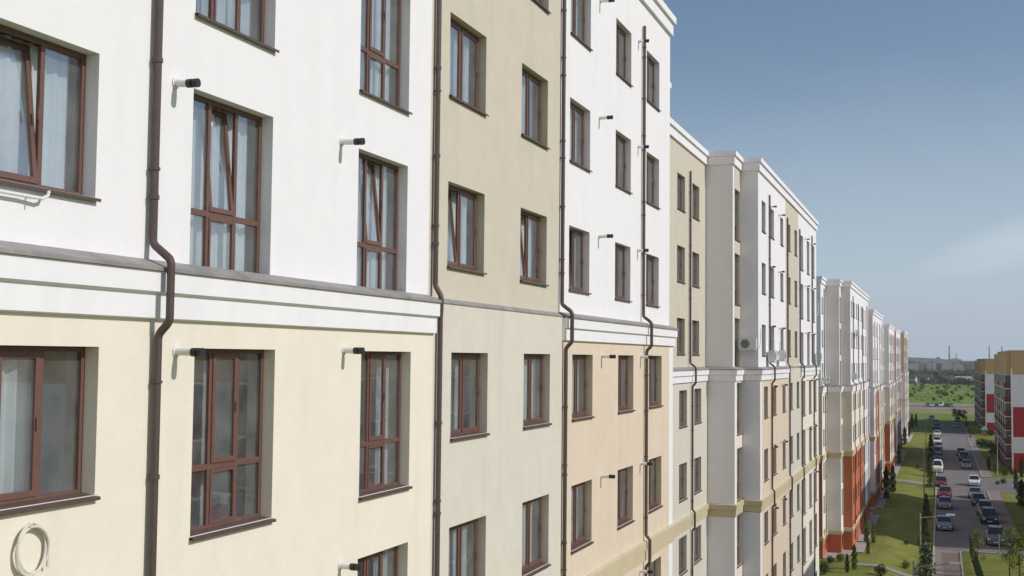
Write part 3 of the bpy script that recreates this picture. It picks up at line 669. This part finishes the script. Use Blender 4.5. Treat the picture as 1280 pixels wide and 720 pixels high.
for i, (px, py, h, k, lm, lab) in enumerate(right):
    s_, l_ = at_px(px, py, -19)
    for _ in range(4): s_, l_ = at_px(px, py, zr(s_))
    if k == 'bush': h *= .8
    plant(k, s_, l_, h, MATS[lm], lab, i, wide=1.5 if 'cut off' in lab else 1.0 if k != 'bush' or h < 1.8 else 1.25)
# ------------------------------------------------------------------ green mesh fence
r = empty('mesh_fence', W(112, -2.6, zr(112)), 'dark green mesh fence running away beside the footpath at the bottom', 'fence')
GREEN = mat('green_fence_paint', (.02,.045,.03), .6)
FS = [(96, -3.0), (127, -2.55)]
mb = MB(); npst = 13
for i in range(npst):
    t = i/(npst-1); s = FS[0][0]+(FS[1][0]-FS[0][0])*t; l = FS[0][1]+(FS[1][1]-FS[0][1])*t; p = MB(); p.tube([W(s, l, zr(s)-.1), W(s, l, zr(s)+2.0)], .045, 6); p.build('post', GREEN, r)
mb = MB()
for k in range(21):
    z = .1+k*.09
    mb.tube([W(FS[0][0], FS[0][1], zr(FS[0][0])+z), W(FS[1][0], FS[1][1], zr(FS[1][0])+z)], .009, 4)
for i in range(500):
    t = i/499; s = FS[0][0]+(FS[1][0]-FS[0][0])*t; l = FS[0][1]+(FS[1][1]-FS[0][1])*t; mb.tube([W(s, l, zr(s)+.08), W(s, l, zr(s)+1.92)], .007, 4, False)
mb.build('mesh_panel', GREEN, r)
# sign post on the crossing road
r = empty('sign_post', W(*[*ground_pt(1249, 694, -18.95), -18.95]), 'thin dark post on the verge in front of the nearest right car', 'post')
mb = MB(); mb.tube([(0,0,0), (0,0,2.6)], .035, 8); mb.build('pole', STEEL, r, world=False)
mb = MB(); mb.box(-.03, .03, -.28, .28, 2.1, 2.6); mb.build('plate', DARK, r, world=False)
# ------------------------------------------------------------------ cars
TYRE = mat('tyre', (.02,.02,.02), .9); RIM = mat('wheel_rim', (.3,.3,.31), .4, metal=.6); HEADL = mat('headlight_glass', (.75,.76,.76), .15); TAILL = mat('tail_light', (.30,.02,.02), .3); PLATE = mat('number_plate', (.7,.7,.68), .5)
def paint(name, rgb): return mat(name, rgb, .28, spec=.6)
PAINTS = {'silver': paint('silver_paint', (.18,.19,.21)), 'white': paint('white_paint', (.72,.72,.71)), 'black': paint('black_paint', (.02,.022,.026)), 'red': paint('dark_red_paint', (.18,.02,.025)),
          'navy': paint('navy_paint', (.035,.045,.085)), 'grey': paint('grey_paint', (.15,.155,.165)), 'bronze': paint('bronze_paint', (.22,.20,.18))}
SHAPE = {   # y along length (front = -), z belt/hood, roof (0 = none)
 'sedan': (4.5, [(-2.25,.55,0),(-2.15,.70,0),(-1.3,.86,0),(-.95,.93,.95),(-.25,.95,1.42),(.85,.96,1.43),(1.45,.97,1.0),(2.1,.96,0),(2.25,.75,0)]),
 'hatch': (4.1, [(-2.05,.55,0),(-1.95,.72,0),(-1.2,.90,0),(-.9,.96,.98),(-.25,.98,1.50),(1.2,1.0,1.50),(1.8,1.02,1.15),(1.95,.98,0),(2.05,.7,0)]),
 'suv': (4.6, [(-2.3,.65,0),(-2.2,.85,0),(-1.3,1.05,0),(-1.05,1.10,1.12),(-.4,1.12,1.72),(1.7,1.14,1.70),(2.15,1.15,1.3),(2.25,1.1,0),(2.3,.8,0)]),
 'van': (5.0, [(-2.5,.7,0),(-2.4,.95,0),(-1.8,1.15,0),(-1.6,1.2,1.22),(-.9,1.2,2.0),(2.2,1.2,2.0),(2.4,1.2,1.9),(2.45,1.15,0),(2.5,.8,0)])}
CARP = {}
def car_parts(kind):
    if kind in CARP: return CARP[kind]
    Ln, st = SHAPE[kind]; hw = .88 if kind in ('sedan', 'hatch') else .94
    body = MB(); gl = MB(); zf = .22
    def ring(y, zb):
        e = abs(y)/(Ln/2); w = hw*(1-.14*max(0, e-.75)/.25); return [(-w*.94, y, zf), (-w, y, (zf+zb)*.5), (-w*.97, y, zb-.07), (-w*.86, y, zb), (w*.86, y, zb), (w*.97, y, zb-.07), (w, y, (zf+zb)*.5), (w*.94, y, zf)]
    R = [ring(y, zb) for y, zb, _ in st]
    for a, b in zip(R, R[1:]):
        for i in range(7): body.quad(a[i], b[i], b[i+1], a[i+1])
        body.quad(a[7], b[7], b[0], a[0])
    body.quad(*reversed(R[0])); body.quad(*R[-1])
    cab = [(y, zb, zt) for y, zb, zt in st if zt]
    def cring(y, zb, zt, k):
        wb = hw*.86; wt = hw*.86-.16*(zt-zb)/.5*1.0; return [(-wb, y, zb-.005), (-wt, y, zt), (wt, y, zt), (wb, y, zb-.005)]
    C = [cring(y, zb, zt, 0) for y, zb, zt in cab]
    roofz = max(c[2] for c in cab)-.12
    for (a, b), (ca, cb) in zip(zip(C, C[1:]), zip(cab, cab[1:])):
        hi = min(ca[2], cb[2]) > roofz
        if kind == 'van' and hi:
            for i in (0, 2): body.quad(a[i], b[i], b[i+1], a[i+1])
        else:
            for i in (0, 2): gl.quad(a[i], b[i], b[i+1], a[i+1])
        (body if hi else gl).quad(a[1], b[1], b[2], a[2])
        for (p, q) in ((a, b),):    # pillars
            for (i, j) in ((0, 1), (3, 2)):
                body.tube([p[i], p[j]], .035, 4); body.tube([q[i], q[j]], .035, 4)
            body.tube([p[1], q[1]], .03, 4); body.tube([p[2], q[2]], .03, 4)
    gl.quad(*C[0]); gl.quad(*reversed(C[-1]))
    for sx in (-1, 1): body.box(min(sx*hw, sx*(hw+.16)), max(sx*hw, sx*(hw+.16)), cab[0][0]+.15, cab[0][0]+.27, cab[0][1]+.02, cab[0][1]+.16)
    parts = [('window_glass', gl.mesh('window_glass', CARGLASS), None)]
    rw = .33 if kind in ('sedan', 'hatch') else .38
    wh = []
    for y in (-Ln*.31, Ln*.30):
        for sx in (-1, 1):
            w = MB(); w.tube([(sx*(hw-.2), y, rw), (sx*(hw-.19), y, rw), (sx*(hw+.0), y, rw), (sx*(hw+.02), y, rw)], [rw-.05, rw, rw, rw-.05], 18); me = w.mesh('wheel', TYRE)
            q = MB(); q.tube([(sx*(hw+.02), y, rw), (sx*(hw+.03), y, rw)], rw*.6, 14); wh.append((me, q.mesh('rim', RIM)))
    z0 = st[1][1]-.13
    hl = []
    for sx in (-1, 1):
        q = MB(); x0, x1 = sorted((sx*hw*.52, sx*hw*.86)); q.box(x0, x1, -Ln/2-.012, -Ln/2+.2, z0-.07, z0+.07); hl.append(q.mesh('headlight', HEADL))
    tl = []
    for sx in (-1, 1):
        q = MB(); x0, x1 = sorted((sx*hw*.55, sx*hw*.86)); q.box(x0, x1, Ln/2-.2, Ln/2+.012, z0, z0+.16); tl.append(q.mesh('tail_light', TAILL))
    g = MB(); g.box(-hw*.45, hw*.45, -Ln/2-.01, -Ln/2+.1, .36, .52); gr = g.mesh('grille', DARK)
    p = MB(); p.box(-.26, .26, -Ln/2-.02, -Ln/2-.011, .38, .49); pl = p.mesh('number_plate', PLATE)
    CARP[kind] = (body, {}, parts[0][1], wh, hl, tl, gr, pl); return CARP[kind]
def car(kind, colr, s, l, rz, label, group='cars parked along the street', z=None):
    body, cache, gl, wh, hl, tl, gr, pl = car_parts(kind)
    if colr not in cache: cache[colr] = body.mesh('body', PAINTS[colr])
    r = empty('parked_car' if kind != 'van' else 'parked_van', W(s, l, (zr(s)+.03) if z is None else z), label, 'van' if kind == 'van' else 'car', group, rz=rz)
    def add(n, me, p=r): o = bpy.data.objects.new(n, me); col.objects.link(o); o.parent = p; return o
    add('body', cache[colr]); add('window_glass', gl); add('grille', gr); add('number_plate', pl)
    for a, b in wh: add('rim', b, add('wheel', a))
    for x in hl: add('headlight', x)
    for x in tl: add('tail_light', x)
CARS = [('sedan','silver',1180,664,0,'silver grey saloon parked at the left kerb, nearest of the left row'), ('sedan','silver',1180,637,0,'silver saloon in shade behind the lamp head on the left kerb'),
 ('hatch','red',1181,623,0,'dark red car at the left kerb where the shade meets the sun'), ('hatch','red',1176,609,0,'purplish red hatchback in the sun just behind the dark red car'),
 ('van','white',1172,591,0,'white van on the left kerb at the sunny crossing'), ('sedan','navy',1173,575.5,0,'dark blue car directly behind the white van'), ('hatch','navy',1172.5,568.5,0,'second dark car behind the white van in the shade'),
 ('hatch','grey',1172.5,562,0,'grey car at the left kerb at the edge of the far shade'), ('suv','white',1171.5,556,0,'white car with dark windows in front of the far sunny strip, left kerb'), ('sedan','white',1171,545.5,0,'white car alone at the left kerb in the far sun'),
 ('suv','black',1171,536.5,0,'black car at the left kerb in the farthest shade, nearest of its row'), ('hatch','navy',1170,531,0,'dark car in the middle of the farthest shaded row'), ('hatch','grey',1165,525,0,'dark car with pale roof at the far end of the left row'),
 ('suv','grey',1246.5,683,0,'grey bronze car nearest on the right kerb'), ('suv','black',1236,656,0,'large black car on the right kerb with a glinting bonnet'), ('suv','silver',1232,645.5,0,'silver car parked tight behind the large black car'), ('hatch','navy',1225,633,0,'navy car with its bonnet in the shade on the right kerb'),
 ('sedan','silver',1220,624,0,'silver blue car at the sunny edge of the shade on the right kerb'), ('hatch','white',1219,608,0,'white hatchback in full sun on the right side of the street'), ('sedan','bronze',1209,586,0,'bronze silver saloon leaving the far shade on the right'),
 ('suv','black',1205,576.5,0,'black car in the far shade behind the bronze saloon'), ('hatch','navy',1202,570,0,'dark hatchback at the back of the shaded right row'), ('sedan','grey',1194,535,0,'grey car alone in the lane in the farthest shade'), ('sedan','black',1197,527,0,'black car parked under the dark trees at the street end')]
for k, c, px, py, rz, lab in CARS:
    s_, l_ = ground_pt(px, py, -19.3)
    for _ in range(5): s_, l_ = ground_pt(px, py, zr(s_)+.05)
    car(k, c, s_+SHAPE[k][0]/2, l_+random.uniform(-.12,.12), radians(random.uniform(-2.2,2.2)), lab)
for i, (px, c, k, lab) in enumerate([(1160,'grey','sedan','leftmost grey car on the distant road'), (1165.5,'white','hatch','second car from the left on the distant road, white'), (1171,'navy','sedan','third car on the distant road, dark blue'), (1176.5,'white','van','white van on the distant road, middle of the line'), (1183,'black','sedan','dark car right of the distant white van'), (1188.5,'silver','hatch','rightmost pale car of the line on the distant road')]):
    s_, l_ = 548, 0; s0, l0 = ground_pt(px, 508.5, -19.8); l_ = l0*548/s0; car(k, c, 548, l_, random.uniform(-.2,.2), lab, 'cars on the distant road')
# ------------------------------------------------------------------ red buildings on the right
TANR = plaster('ochre_render', (.50,.36,.19), .05); REDR = plaster('red_render', (.40,.05,.055), .05); GREYW = plaster('cool_white_render', (.74,.76,.78), .03)
BRICK = mat('balcony_glazing_dark', (.10,.095,.09), .35, .5, 1.2); BALR = mat('balcony_front_red', (.15,.05,.045), .8, .3, 1); BALG = mat('balcony_front_grey', (.30,.29,.27), .8, .3, 1)
def red_building(s0, s1, L0, top, zb, label, visible=True):
    r = empty('red_apartment_building', W((s0+s1)/2, L0, zb), label, 'apartment building')
    H = top-zb; lv = [0, .163, .294, .542, .81, 1]     # zone heights as a fraction, bottom up
    cs = [REDR, GREYW, REDR, GREYW, TANR]; x0, x1 = -L0, -L0+13
    for a, b, c in zip(lv, lv[1:], cs):
        mb = MB(); z0, z1 = zb-.5*(a == 0)+H*a+EYE, zb+H*b+EYE
        mb.quad((x0,s0,z0),(x1,s0,z0),(x1,s0,z1),(x0,s0,z1)); mb.quad((x0,s0,z0),(x0,s1,z0),(x0,s1,z1),(x0,s0,z1)); mb.quad((x1,s0,z0),(x1,s1,z0),(x1,s1,z1),(x1,s0,z1)); mb.quad((x0,s1,z0),(x1,s1,z0),(x1,s1,z1),(x0,s1,z1)); mb.build('wall', c, r)
    mb = MB(); mb.box(x0-.12, x1+.12, s0-.12, s1+.12, top+EYE, top+.25+EYE); mb.build('roof', TANR, r)
    mb = MB(); mb.box(x0-.02, x0+.25, s0-.05, s0-.004, zb+EYE, top-3+EYE); mb.build('corner_trim', TRIM, r)
    nfl = 7; fh = (H*.81)/nfl; s = s0+1.0; k = 0
    while s+5 < s1:
        mb = MB(); mb.box(x0-.9, x0-.01, s-.1, s+5.1, zb+H*.815+EYE, top-.3+EYE); mb.build('parapet_box', TANR, r)
        for i in range(nfl):
            z = zb+fh*i+EYE; q = MB(); q.box(x0-1.0, x0-.012, s, s+5, z+fh-.14, z+fh-.02); o = q.build('balcony', GREYW, r)
            q = MB(); q.box(x0-.98, x0-.93, s+.02, s+4.98, z+.02, z+1.0); q.box(x0-.93, x0-.02, s+.02, s+.07, z+.02, z+1.0); q.build('parapet', [BALR, BALG][i > 3 and (i*3+k) % 3 > 0], o, root=r)
            q = MB(); q.box(x0-.94, x0-.02, s+.06, s+4.94, z+1.0, z+fh-.15); q.build('glazing', BRICK, o, root=r)
        s += 8.2; k += 1
    mb = MB()
    for i in range(nfl):
        s = s0+6.6
        while s+1.4 < s1: mb.box(x0-.03, x0-.004, s, s+.9, zb+fh*i+1+EYE, zb+fh*i+2.5+EYE); s += 8.2
    mb.build('window_column', CARGLASS, r)
    return r
red_building(231, 283, -11.75, 1.7, -19.7, 'nearer red, white and ochre apartment building at the right edge')
red_building(349, 425, -11.3, .35, -19.9, 'farther red, white and ochre apartment building, left of the nearer one')
red_building(133, 181, -14.2, 1.9, -19.3, 'red and white apartment building just outside the right edge of the frame')
red_building(38, 84, -14.0, 2.6, -17.8, 'red and white apartment building opposite the second block, beyond the frame')
red_building(-40, 4, -22, 2, -16, 'apartment building opposite the nearest block, behind the camera side') if False else None
# kiosk
s_, l_ = ground_pt(1230.5, 545, -19.8)
r = empty('kiosk', W(s_, l_, -19.8), 'small teal canopy kiosk in front of the far red building', 'kiosk'); r.scale = (.5,.5,.75)
mb = MB(); mb.box(-1.4, 1.4, -1.2, 1.2, 0, 2.2); mb.build('booth', mat('kiosk_orange', (.42,.16,.09), .7), r, world=False)
mb = MB(); mb.v = [(-2,-1.8,2.2),(2,-1.8,2.2),(2,1.8,2.2),(-2,1.8,2.2),(0,0,3.6)]; mb.f = [(0,1,4),(1,2,4),(2,3,4),(3,0,4),(0,3,2,1)]; mb.mi = [0]*5; mb.build('canopy', mat('teal_canvas', (.05,.36,.34), .7), r, world=False)
# ------------------------------------------------------------------ far country
rnd = random.Random(5)
def clump_field(name, s0, s1, l0f, n, hmin, hmax, material, label, cat, lobes=1):
    mb = MB()
    for i in range(n):
        s = s0+(s1-s0)*rnd.random(); a, b = l0f(s); l = a+(b-a)*rnd.random(); h = hmin+(hmax-hmin)*rnd.random()**1.5; w = h*(.5+.5*rnd.random()); c = W(s, l, -19.9)
        for q in range(26):
            v = Vector((rnd.gauss(0,1), rnd.gauss(0,1), rnd.gauss(0,1))).normalized(); p = c+Vector((v.x*w*.8, v.y*w*.8, h*.5+v.z*h*.45)); t = Vector((rnd.gauss(0,1), rnd.gauss(0,1), rnd.gauss(0,1))).normalized(); u = t.cross(v).normalized()*w*.42; x = v.cross(u)*.9
            mb.quad(p-u, p-x, p+u, p+x)
    return tag(mb.build(name, material), label, cat, kind='stuff')
fan = lambda s: (s*.055, -s*.075)
clump_field('meadow_scrub', 600, 1150, fan, 1100, .3, .9, leaf_mat('meadow_scrub_leaf', (.15,.24,.04), (.24,.33,.06)), 'bright green scrub covering the meadow beyond the road', 'scrub')
clump_field('meadow_scrub', 610, 1150, fan, 150, 1.2, 2.6, leaf_mat('meadow_bush_leaf', (.06,.10,.02), (.11,.16,.03)), 'scattered darker bushes on the meadow', 'bushes')
clump_field('far_wood', 1120, 1700, fan, 800, 3.5, 9, LF_DARK, 'dark belt of village trees behind the meadow', 'wood')
clump_field('village_trees', 1035, 1085, fan, 75, 2.5, 6, LF_DARK, 'garden trees in front of the village houses', 'trees')
clump_field('far_wood', 2400, 3300, fan, 900, 8, 17, LF_DARK, 'hazy tree belt in front of the distant city', 'wood')
HW = [mat('house_wall_pale', (.42,.41,.40), .8), mat('house_wall_tan', (.30,.26,.22), .8)]; HR = [mat('house_roof_dark', (.07,.065,.075), .8), mat('house_roof_brown', (.09,.06,.06), .8), mat('house_roof_grey', (.32,.33,.35), .6)]
def house(s, l, w, d, h, rz, wi, ri, label):
    r = empty('village_house', W(s, l, -19.9), label, 'house', 'village houses beyond the meadow', rz=rz)
    mb = MB(); mb.box(-w/2, w/2, -d/2, d/2, 0, h); mb.quad((-w/2,-d/2,h),(-w/2,d/2,h),(-w/2,0,h+d*.4)); mb.quad((w/2,-d/2,h),(w/2,d/2,h),(w/2,0,h+d*.4)); mb.build('wall', HW[wi], r, world=False)
    q = MB()
    for sy in (-1, 1): q.quad((-w/2-.5, sy*(d/2+.5), h-.3), (w/2+.5, sy*(d/2+.5), h-.3), (w/2+.5, 0, h+d*.4+.1), (-w/2-.5, 0, h+d*.4+.1))
    q.build('roof', HR[ri], r, world=False)
    q = MB()
    for x in (-w*.28, w*.05, w*.3): q.box(x-.5, x+.5, -d/2-.02, -d/2-.005, 1, 2.4)
    q.build('window_row', CARGLASS, r, world=False)
hs = [(1137,'pale house with dark roof close to the end of the apartment row'), (1144,'second village house from the left, dark roof'), (1151,'third village house from the left, under the distant white blocks'), (1158,'village house in the middle of the dark tree belt, left of the green gap'), (1186,'village house just right of the green gap'), (1196,'village house with pale gable right of the green gap'), (1204,'village house with grey metal roof in front of the dark belt'), (1211,'village house with bright walls near the far red building'), (1217,'rightmost village house beside the far red building')]
for i, (px, lab) in enumerate(hs):
    s0, l0 = ground_pt(px, 472, -19.9); sd = 1085+rnd.random()*35; house(sd, l0*sd/s0, 8+rnd.random()*5, 7+rnd.random()*2, 3+rnd.random()*1.5, rnd.random()*.8-.4, i % 2, [0,1,0,0,0,1,2,0,1][i], lab)
CW = [mat('city_pale', (.50,.52,.54), .8), mat('city_warm', (.52,.46,.40), .8), mat('city_grey', (.33,.35,.38), .8)]
def tower(px, w, dist, h, ci, label):
    s0, l0 = ground_pt(px, 470, -19.9); l = l0*dist/s0; r = empty('city_block', W(dist, l, -19.9), label, 'city building', 'blocks of the distant city')
    mb = MB(); h *= .88; mb.box(-w/2, w/2, -7, 7, 0, h); mb.build('wall', CW[ci], r, world=False)
    q = MB(); nfl = max(2, int(h/3))
    for i in range(nfl): q.box(-w/2+1, w/2-1, -7.06, -7.01, 1+i*h/nfl, 2.3+i*h/nfl)
    q.build('window_bands', ACG, r, world=False)
    q = MB(); q.box(-w/4, w/4, -3, 3, h, h+2); q.build('roof_box', CW[2], r, world=False)
for i, (px, w, d, h, c, lab) in enumerate([(1139,34,2300,13,0,'pale low block in the distance beside the row end'), (1147,30,2350,14,1,'brownish distant block, second from the left'), (1154,14,2300,17,2,'narrow grey distant block left of the twin pale ones'), (1158,12,2300,18,0,'narrow pale distant block, left of twin ones'), (1162,14,2400,16,2,'dark distant block behind the trees'),
  (1172,14,2300,19,0,'tall pale distant block left of the chimney'), (1180,26,2300,18,0,'wide pale distant block below the tall chimney'), (1173,12,3400,31,2,'distant grey tower rising over the skyline'), (1190,30,2600,18,2,'bluish distant block under the chimneys'), (1194,28,2900,26,1,'warm coloured distant industrial hall right of the chimneys'), (1198,18,2400,14,1,'pinkish distant block right of the chimneys'),
  (1206,60,2700,13,0,'long bright low hall in the distance near the red buildings'), (1212,44,3000,20,2,'long bluish distant block behind the bright hall'), (1221,30,2800,20,2,'bluish distant block next to the far red building')]): tower(px, w, d, h, c, lab)
def chimney(px, ytop, dist, rad, label, name='chimney'):
    s0, l0 = ground_pt(px, 470, -19.9); l = l0*dist/s0; h = 19.9+(450.5-ytop)*dist/1590*1.0
    r = empty(name, W(dist, l, -19.9), label, name)
    mb = MB(); mb.tube([(0,0,0), (0,0,h)], [rad, rad*.6], 12); mb.build('shaft', CW[2], r, world=False)
    q = MB(); q.tube([(0,0,h*.92), (0,0,h*.96)], rad*.75, 12); q.build('collar', CW[1], r, world=False)
chimney(1187, 432, 3000, 2.6, 'tall grey factory chimney on the city skyline, left of a lower one')
chimney(1195.5, 440.5, 3000, 1.5, 'lower thin factory chimney right of the tall one')
chimney(1237, 432, 3000, 2.0, 'thin mast on the skyline above the far red building, left of a pair', 'mast')
chimney(1253, 432, 3000, 2.4, 'thin mast on the skyline beside the nearer ochre parapet, right of a pair', 'mast')
# low hills on the horizon
mb = MB(); n = 90; prev = None
for i in range(n+1):
    x = -3800+i*90; h = 30+10*sin(i*.35)+6*sin(i*1.1+1)+4*rnd.random(); cur = ((x, 3600, 0.), (x, 3750, h*.62), (x, 4000, h*.5), (x, 4200, 0))
    if prev:
        for a in range(3): mb.quad(prev[a], cur[a], cur[a+1], prev[a+1])
    prev = cur
tag(mb.build('hills', mat('hill_green', (.05,.07,.03), .95, .3, .01)), kind='structure')
# ------------------------------------------------------------------ haze
mb = MB(); mb.box(-4500, 4500, -300, 4300, -6, 140)
M = bpy.data.materials.new('haze'); M.use_nodes = True; N = M.node_tree.nodes; N.clear(); o = N.new('ShaderNodeOutputMaterial'); v = N.new('ShaderNodeVolumePrincipled')
v.inputs['Density'].default_value = .00012; v.inputs['Color'].default_value = (.93,.96,1,1); v.inputs['Anisotropy'].default_value = 0
M.node_tree.links.new(v.outputs[0], o.inputs['Volume'])
tag(mb.build('haze', M), 'thin blue haze over the far city and fields', 'haze', kind='stuff')
# ------------------------------------------------------------------ light
EL, AZ = radians(36), radians(4)          # AZ: towards the far end, from the perpendicular of the facade
sd = Vector((cos(EL)*cos(AZ), cos(EL)*sin(AZ), sin(EL)))       # towards the sun, world x,y,z
sun = bpy.data.lights.new('sun', 'SUN'); so = bpy.data.objects.new('sun', sun); col.objects.link(so); sun.energy = 2.9; sun.angle = radians(.55); sun.color = (1, .955, .915)
so.rotation_euler = sd.to_track_quat('Z', 'Y').to_euler()
w = bpy.data.worlds.new('World'); scene.world = w; w.use_nodes = True; N = w.node_tree.nodes; L = w.node_tree.links; bg = N['Background']
sky = N.new('ShaderNodeTexSky'); sky.sky_type = 'NISHITA'; sky.sun_disc = False; sky.sun_elevation = EL; sky.sun_rotation = math.atan2(sd.x, sd.y)
sky.air_density = 1.0; sky.dust_density = .7; sky.ozone_density = 1.8
tc = N.new('ShaderNodeTexCoord'); mp = N.new('ShaderNodeMapping'); mp.inputs['Scale'].default_value = (1, 1, 5); L.new(tc.outputs['Generated'], mp.inputs[0])
no = N.new('ShaderNodeTexNoise'); no.inputs['Scale'].default_value = 2.3; no.inputs['Detail'].default_value = 5; no.inputs['Roughness'].default_value = .5; L.new(mp.outputs[0], no.inputs['Vector'])
mr = N.new('ShaderNodeMapRange'); mr.inputs[1].default_value = .5; mr.inputs[2].default_value = .8; mr.inputs[3].default_value = 0; mr.inputs[4].default_value = .35; L.new(no.outputs['Fac'], mr.inputs[0])
mx = N.new('ShaderNodeMix'); mx.data_type = 'RGBA'; L.new(mr.outputs[0], mx.inputs[0]); L.new(sky.outputs[0], mx.inputs[6]); mx.inputs[7].default_value = (4.2, 4.5, 4.9, 1)
sx = N.new('ShaderNodeSeparateXYZ'); L.new(tc.outputs['Generated'], sx.inputs[0])
hz = N.new('ShaderNodeMapRange'); hz.interpolation_type = 'SMOOTHSTEP'; hz.inputs[1].default_value = -.02; hz.inputs[2].default_value = .26; hz.inputs[3].default_value = .8; hz.inputs[4].default_value = 0; L.new(sx.outputs[2], hz.inputs[0])
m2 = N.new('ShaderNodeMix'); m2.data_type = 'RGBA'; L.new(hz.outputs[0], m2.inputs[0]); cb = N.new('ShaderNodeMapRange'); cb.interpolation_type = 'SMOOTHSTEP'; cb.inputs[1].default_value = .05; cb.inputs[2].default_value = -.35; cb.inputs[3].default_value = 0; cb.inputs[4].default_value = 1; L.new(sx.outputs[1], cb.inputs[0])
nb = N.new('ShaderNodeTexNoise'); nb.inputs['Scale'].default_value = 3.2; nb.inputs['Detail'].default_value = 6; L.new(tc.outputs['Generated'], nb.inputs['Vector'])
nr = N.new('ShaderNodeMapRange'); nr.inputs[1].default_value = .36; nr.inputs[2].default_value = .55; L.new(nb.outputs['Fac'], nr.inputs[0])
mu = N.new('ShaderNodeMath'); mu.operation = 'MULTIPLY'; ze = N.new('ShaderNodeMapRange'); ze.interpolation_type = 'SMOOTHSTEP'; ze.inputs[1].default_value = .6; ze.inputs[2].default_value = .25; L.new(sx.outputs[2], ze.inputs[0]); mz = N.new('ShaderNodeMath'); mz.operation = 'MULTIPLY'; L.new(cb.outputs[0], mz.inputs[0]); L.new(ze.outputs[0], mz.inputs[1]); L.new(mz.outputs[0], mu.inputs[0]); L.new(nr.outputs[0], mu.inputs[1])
m5 = N.new('ShaderNodeMix'); m5.data_type = 'RGBA'; L.new(mu.outputs[0], m5.inputs[0]); L.new(mx.outputs[2], m5.inputs[6]); m5.inputs[7].default_value = (10.5, 9.9, 9.6, 1)  # bright low clouds added out of view behind the camera, filling the shaded walls
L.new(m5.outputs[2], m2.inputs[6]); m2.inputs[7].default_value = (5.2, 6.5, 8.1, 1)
def mth(op, a, b=None):
    q = N.new('ShaderNodeMath'); q.operation = op
    for i, v_ in enumerate((a, b)):
        if v_ is None: continue
        if hasattr(v_, 'is_output'): L.new(v_, q.inputs[i])
        else: q.inputs[i].default_value = v_
    return q.outputs[0]
az_ = mth('DIVIDE', sx.outputs[0], sx.outputs[1]); elv = mth('DIVIDE', sx.outputs[2], sx.outputs[1])
e1 = mth('POWER', mth('ABSOLUTE', mth('DIVIDE', mth('SUBTRACT', az_, .12), .15)), 2.0); ctr = mth('ADD', mth('MULTIPLY', az_, .3), .075)
e2 = mth('POWER', mth('ABSOLUTE', mth('DIVIDE', mth('SUBTRACT', elv, ctr), .026)), 2.0); em = mth('SUBTRACT', 1.0, mth('ADD', e1, e2))
mpc = N.new('ShaderNodeMapping'); mpc.inputs['Scale'].default_value = (9, 9, 60); L.new(tc.outputs['Generated'], mpc.inputs[0]); nc = N.new('ShaderNodeTexNoise'); nc.inputs['Scale'].default_value = 1; nc.inputs['Detail'].default_value = 6; L.new(mpc.outputs[0], nc.inputs['Vector'])
cm = mth('MULTIPLY', mth('MAXIMUM', mth('MULTIPLY', em, mth('GREATER_THAN', sx.outputs[1], 0.0)), 0.0), mth('MULTIPLY', nc.outputs['Fac'], .8))
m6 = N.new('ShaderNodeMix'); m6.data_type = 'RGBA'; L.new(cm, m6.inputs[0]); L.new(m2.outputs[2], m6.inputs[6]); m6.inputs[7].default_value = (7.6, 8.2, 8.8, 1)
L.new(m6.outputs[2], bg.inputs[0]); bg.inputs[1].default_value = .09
scene.view_settings.view_transform = 'Standard'; scene.view_settings.look = 'None'; scene.view_settings.exposure = .07; scene.view_settings.gamma = 1
scene.render.engine = 'CYCLES'
try:
    scene.cycles.transparent_max_bounces = 12; scene.cycles.max_bounces = 7
except Exception: pass
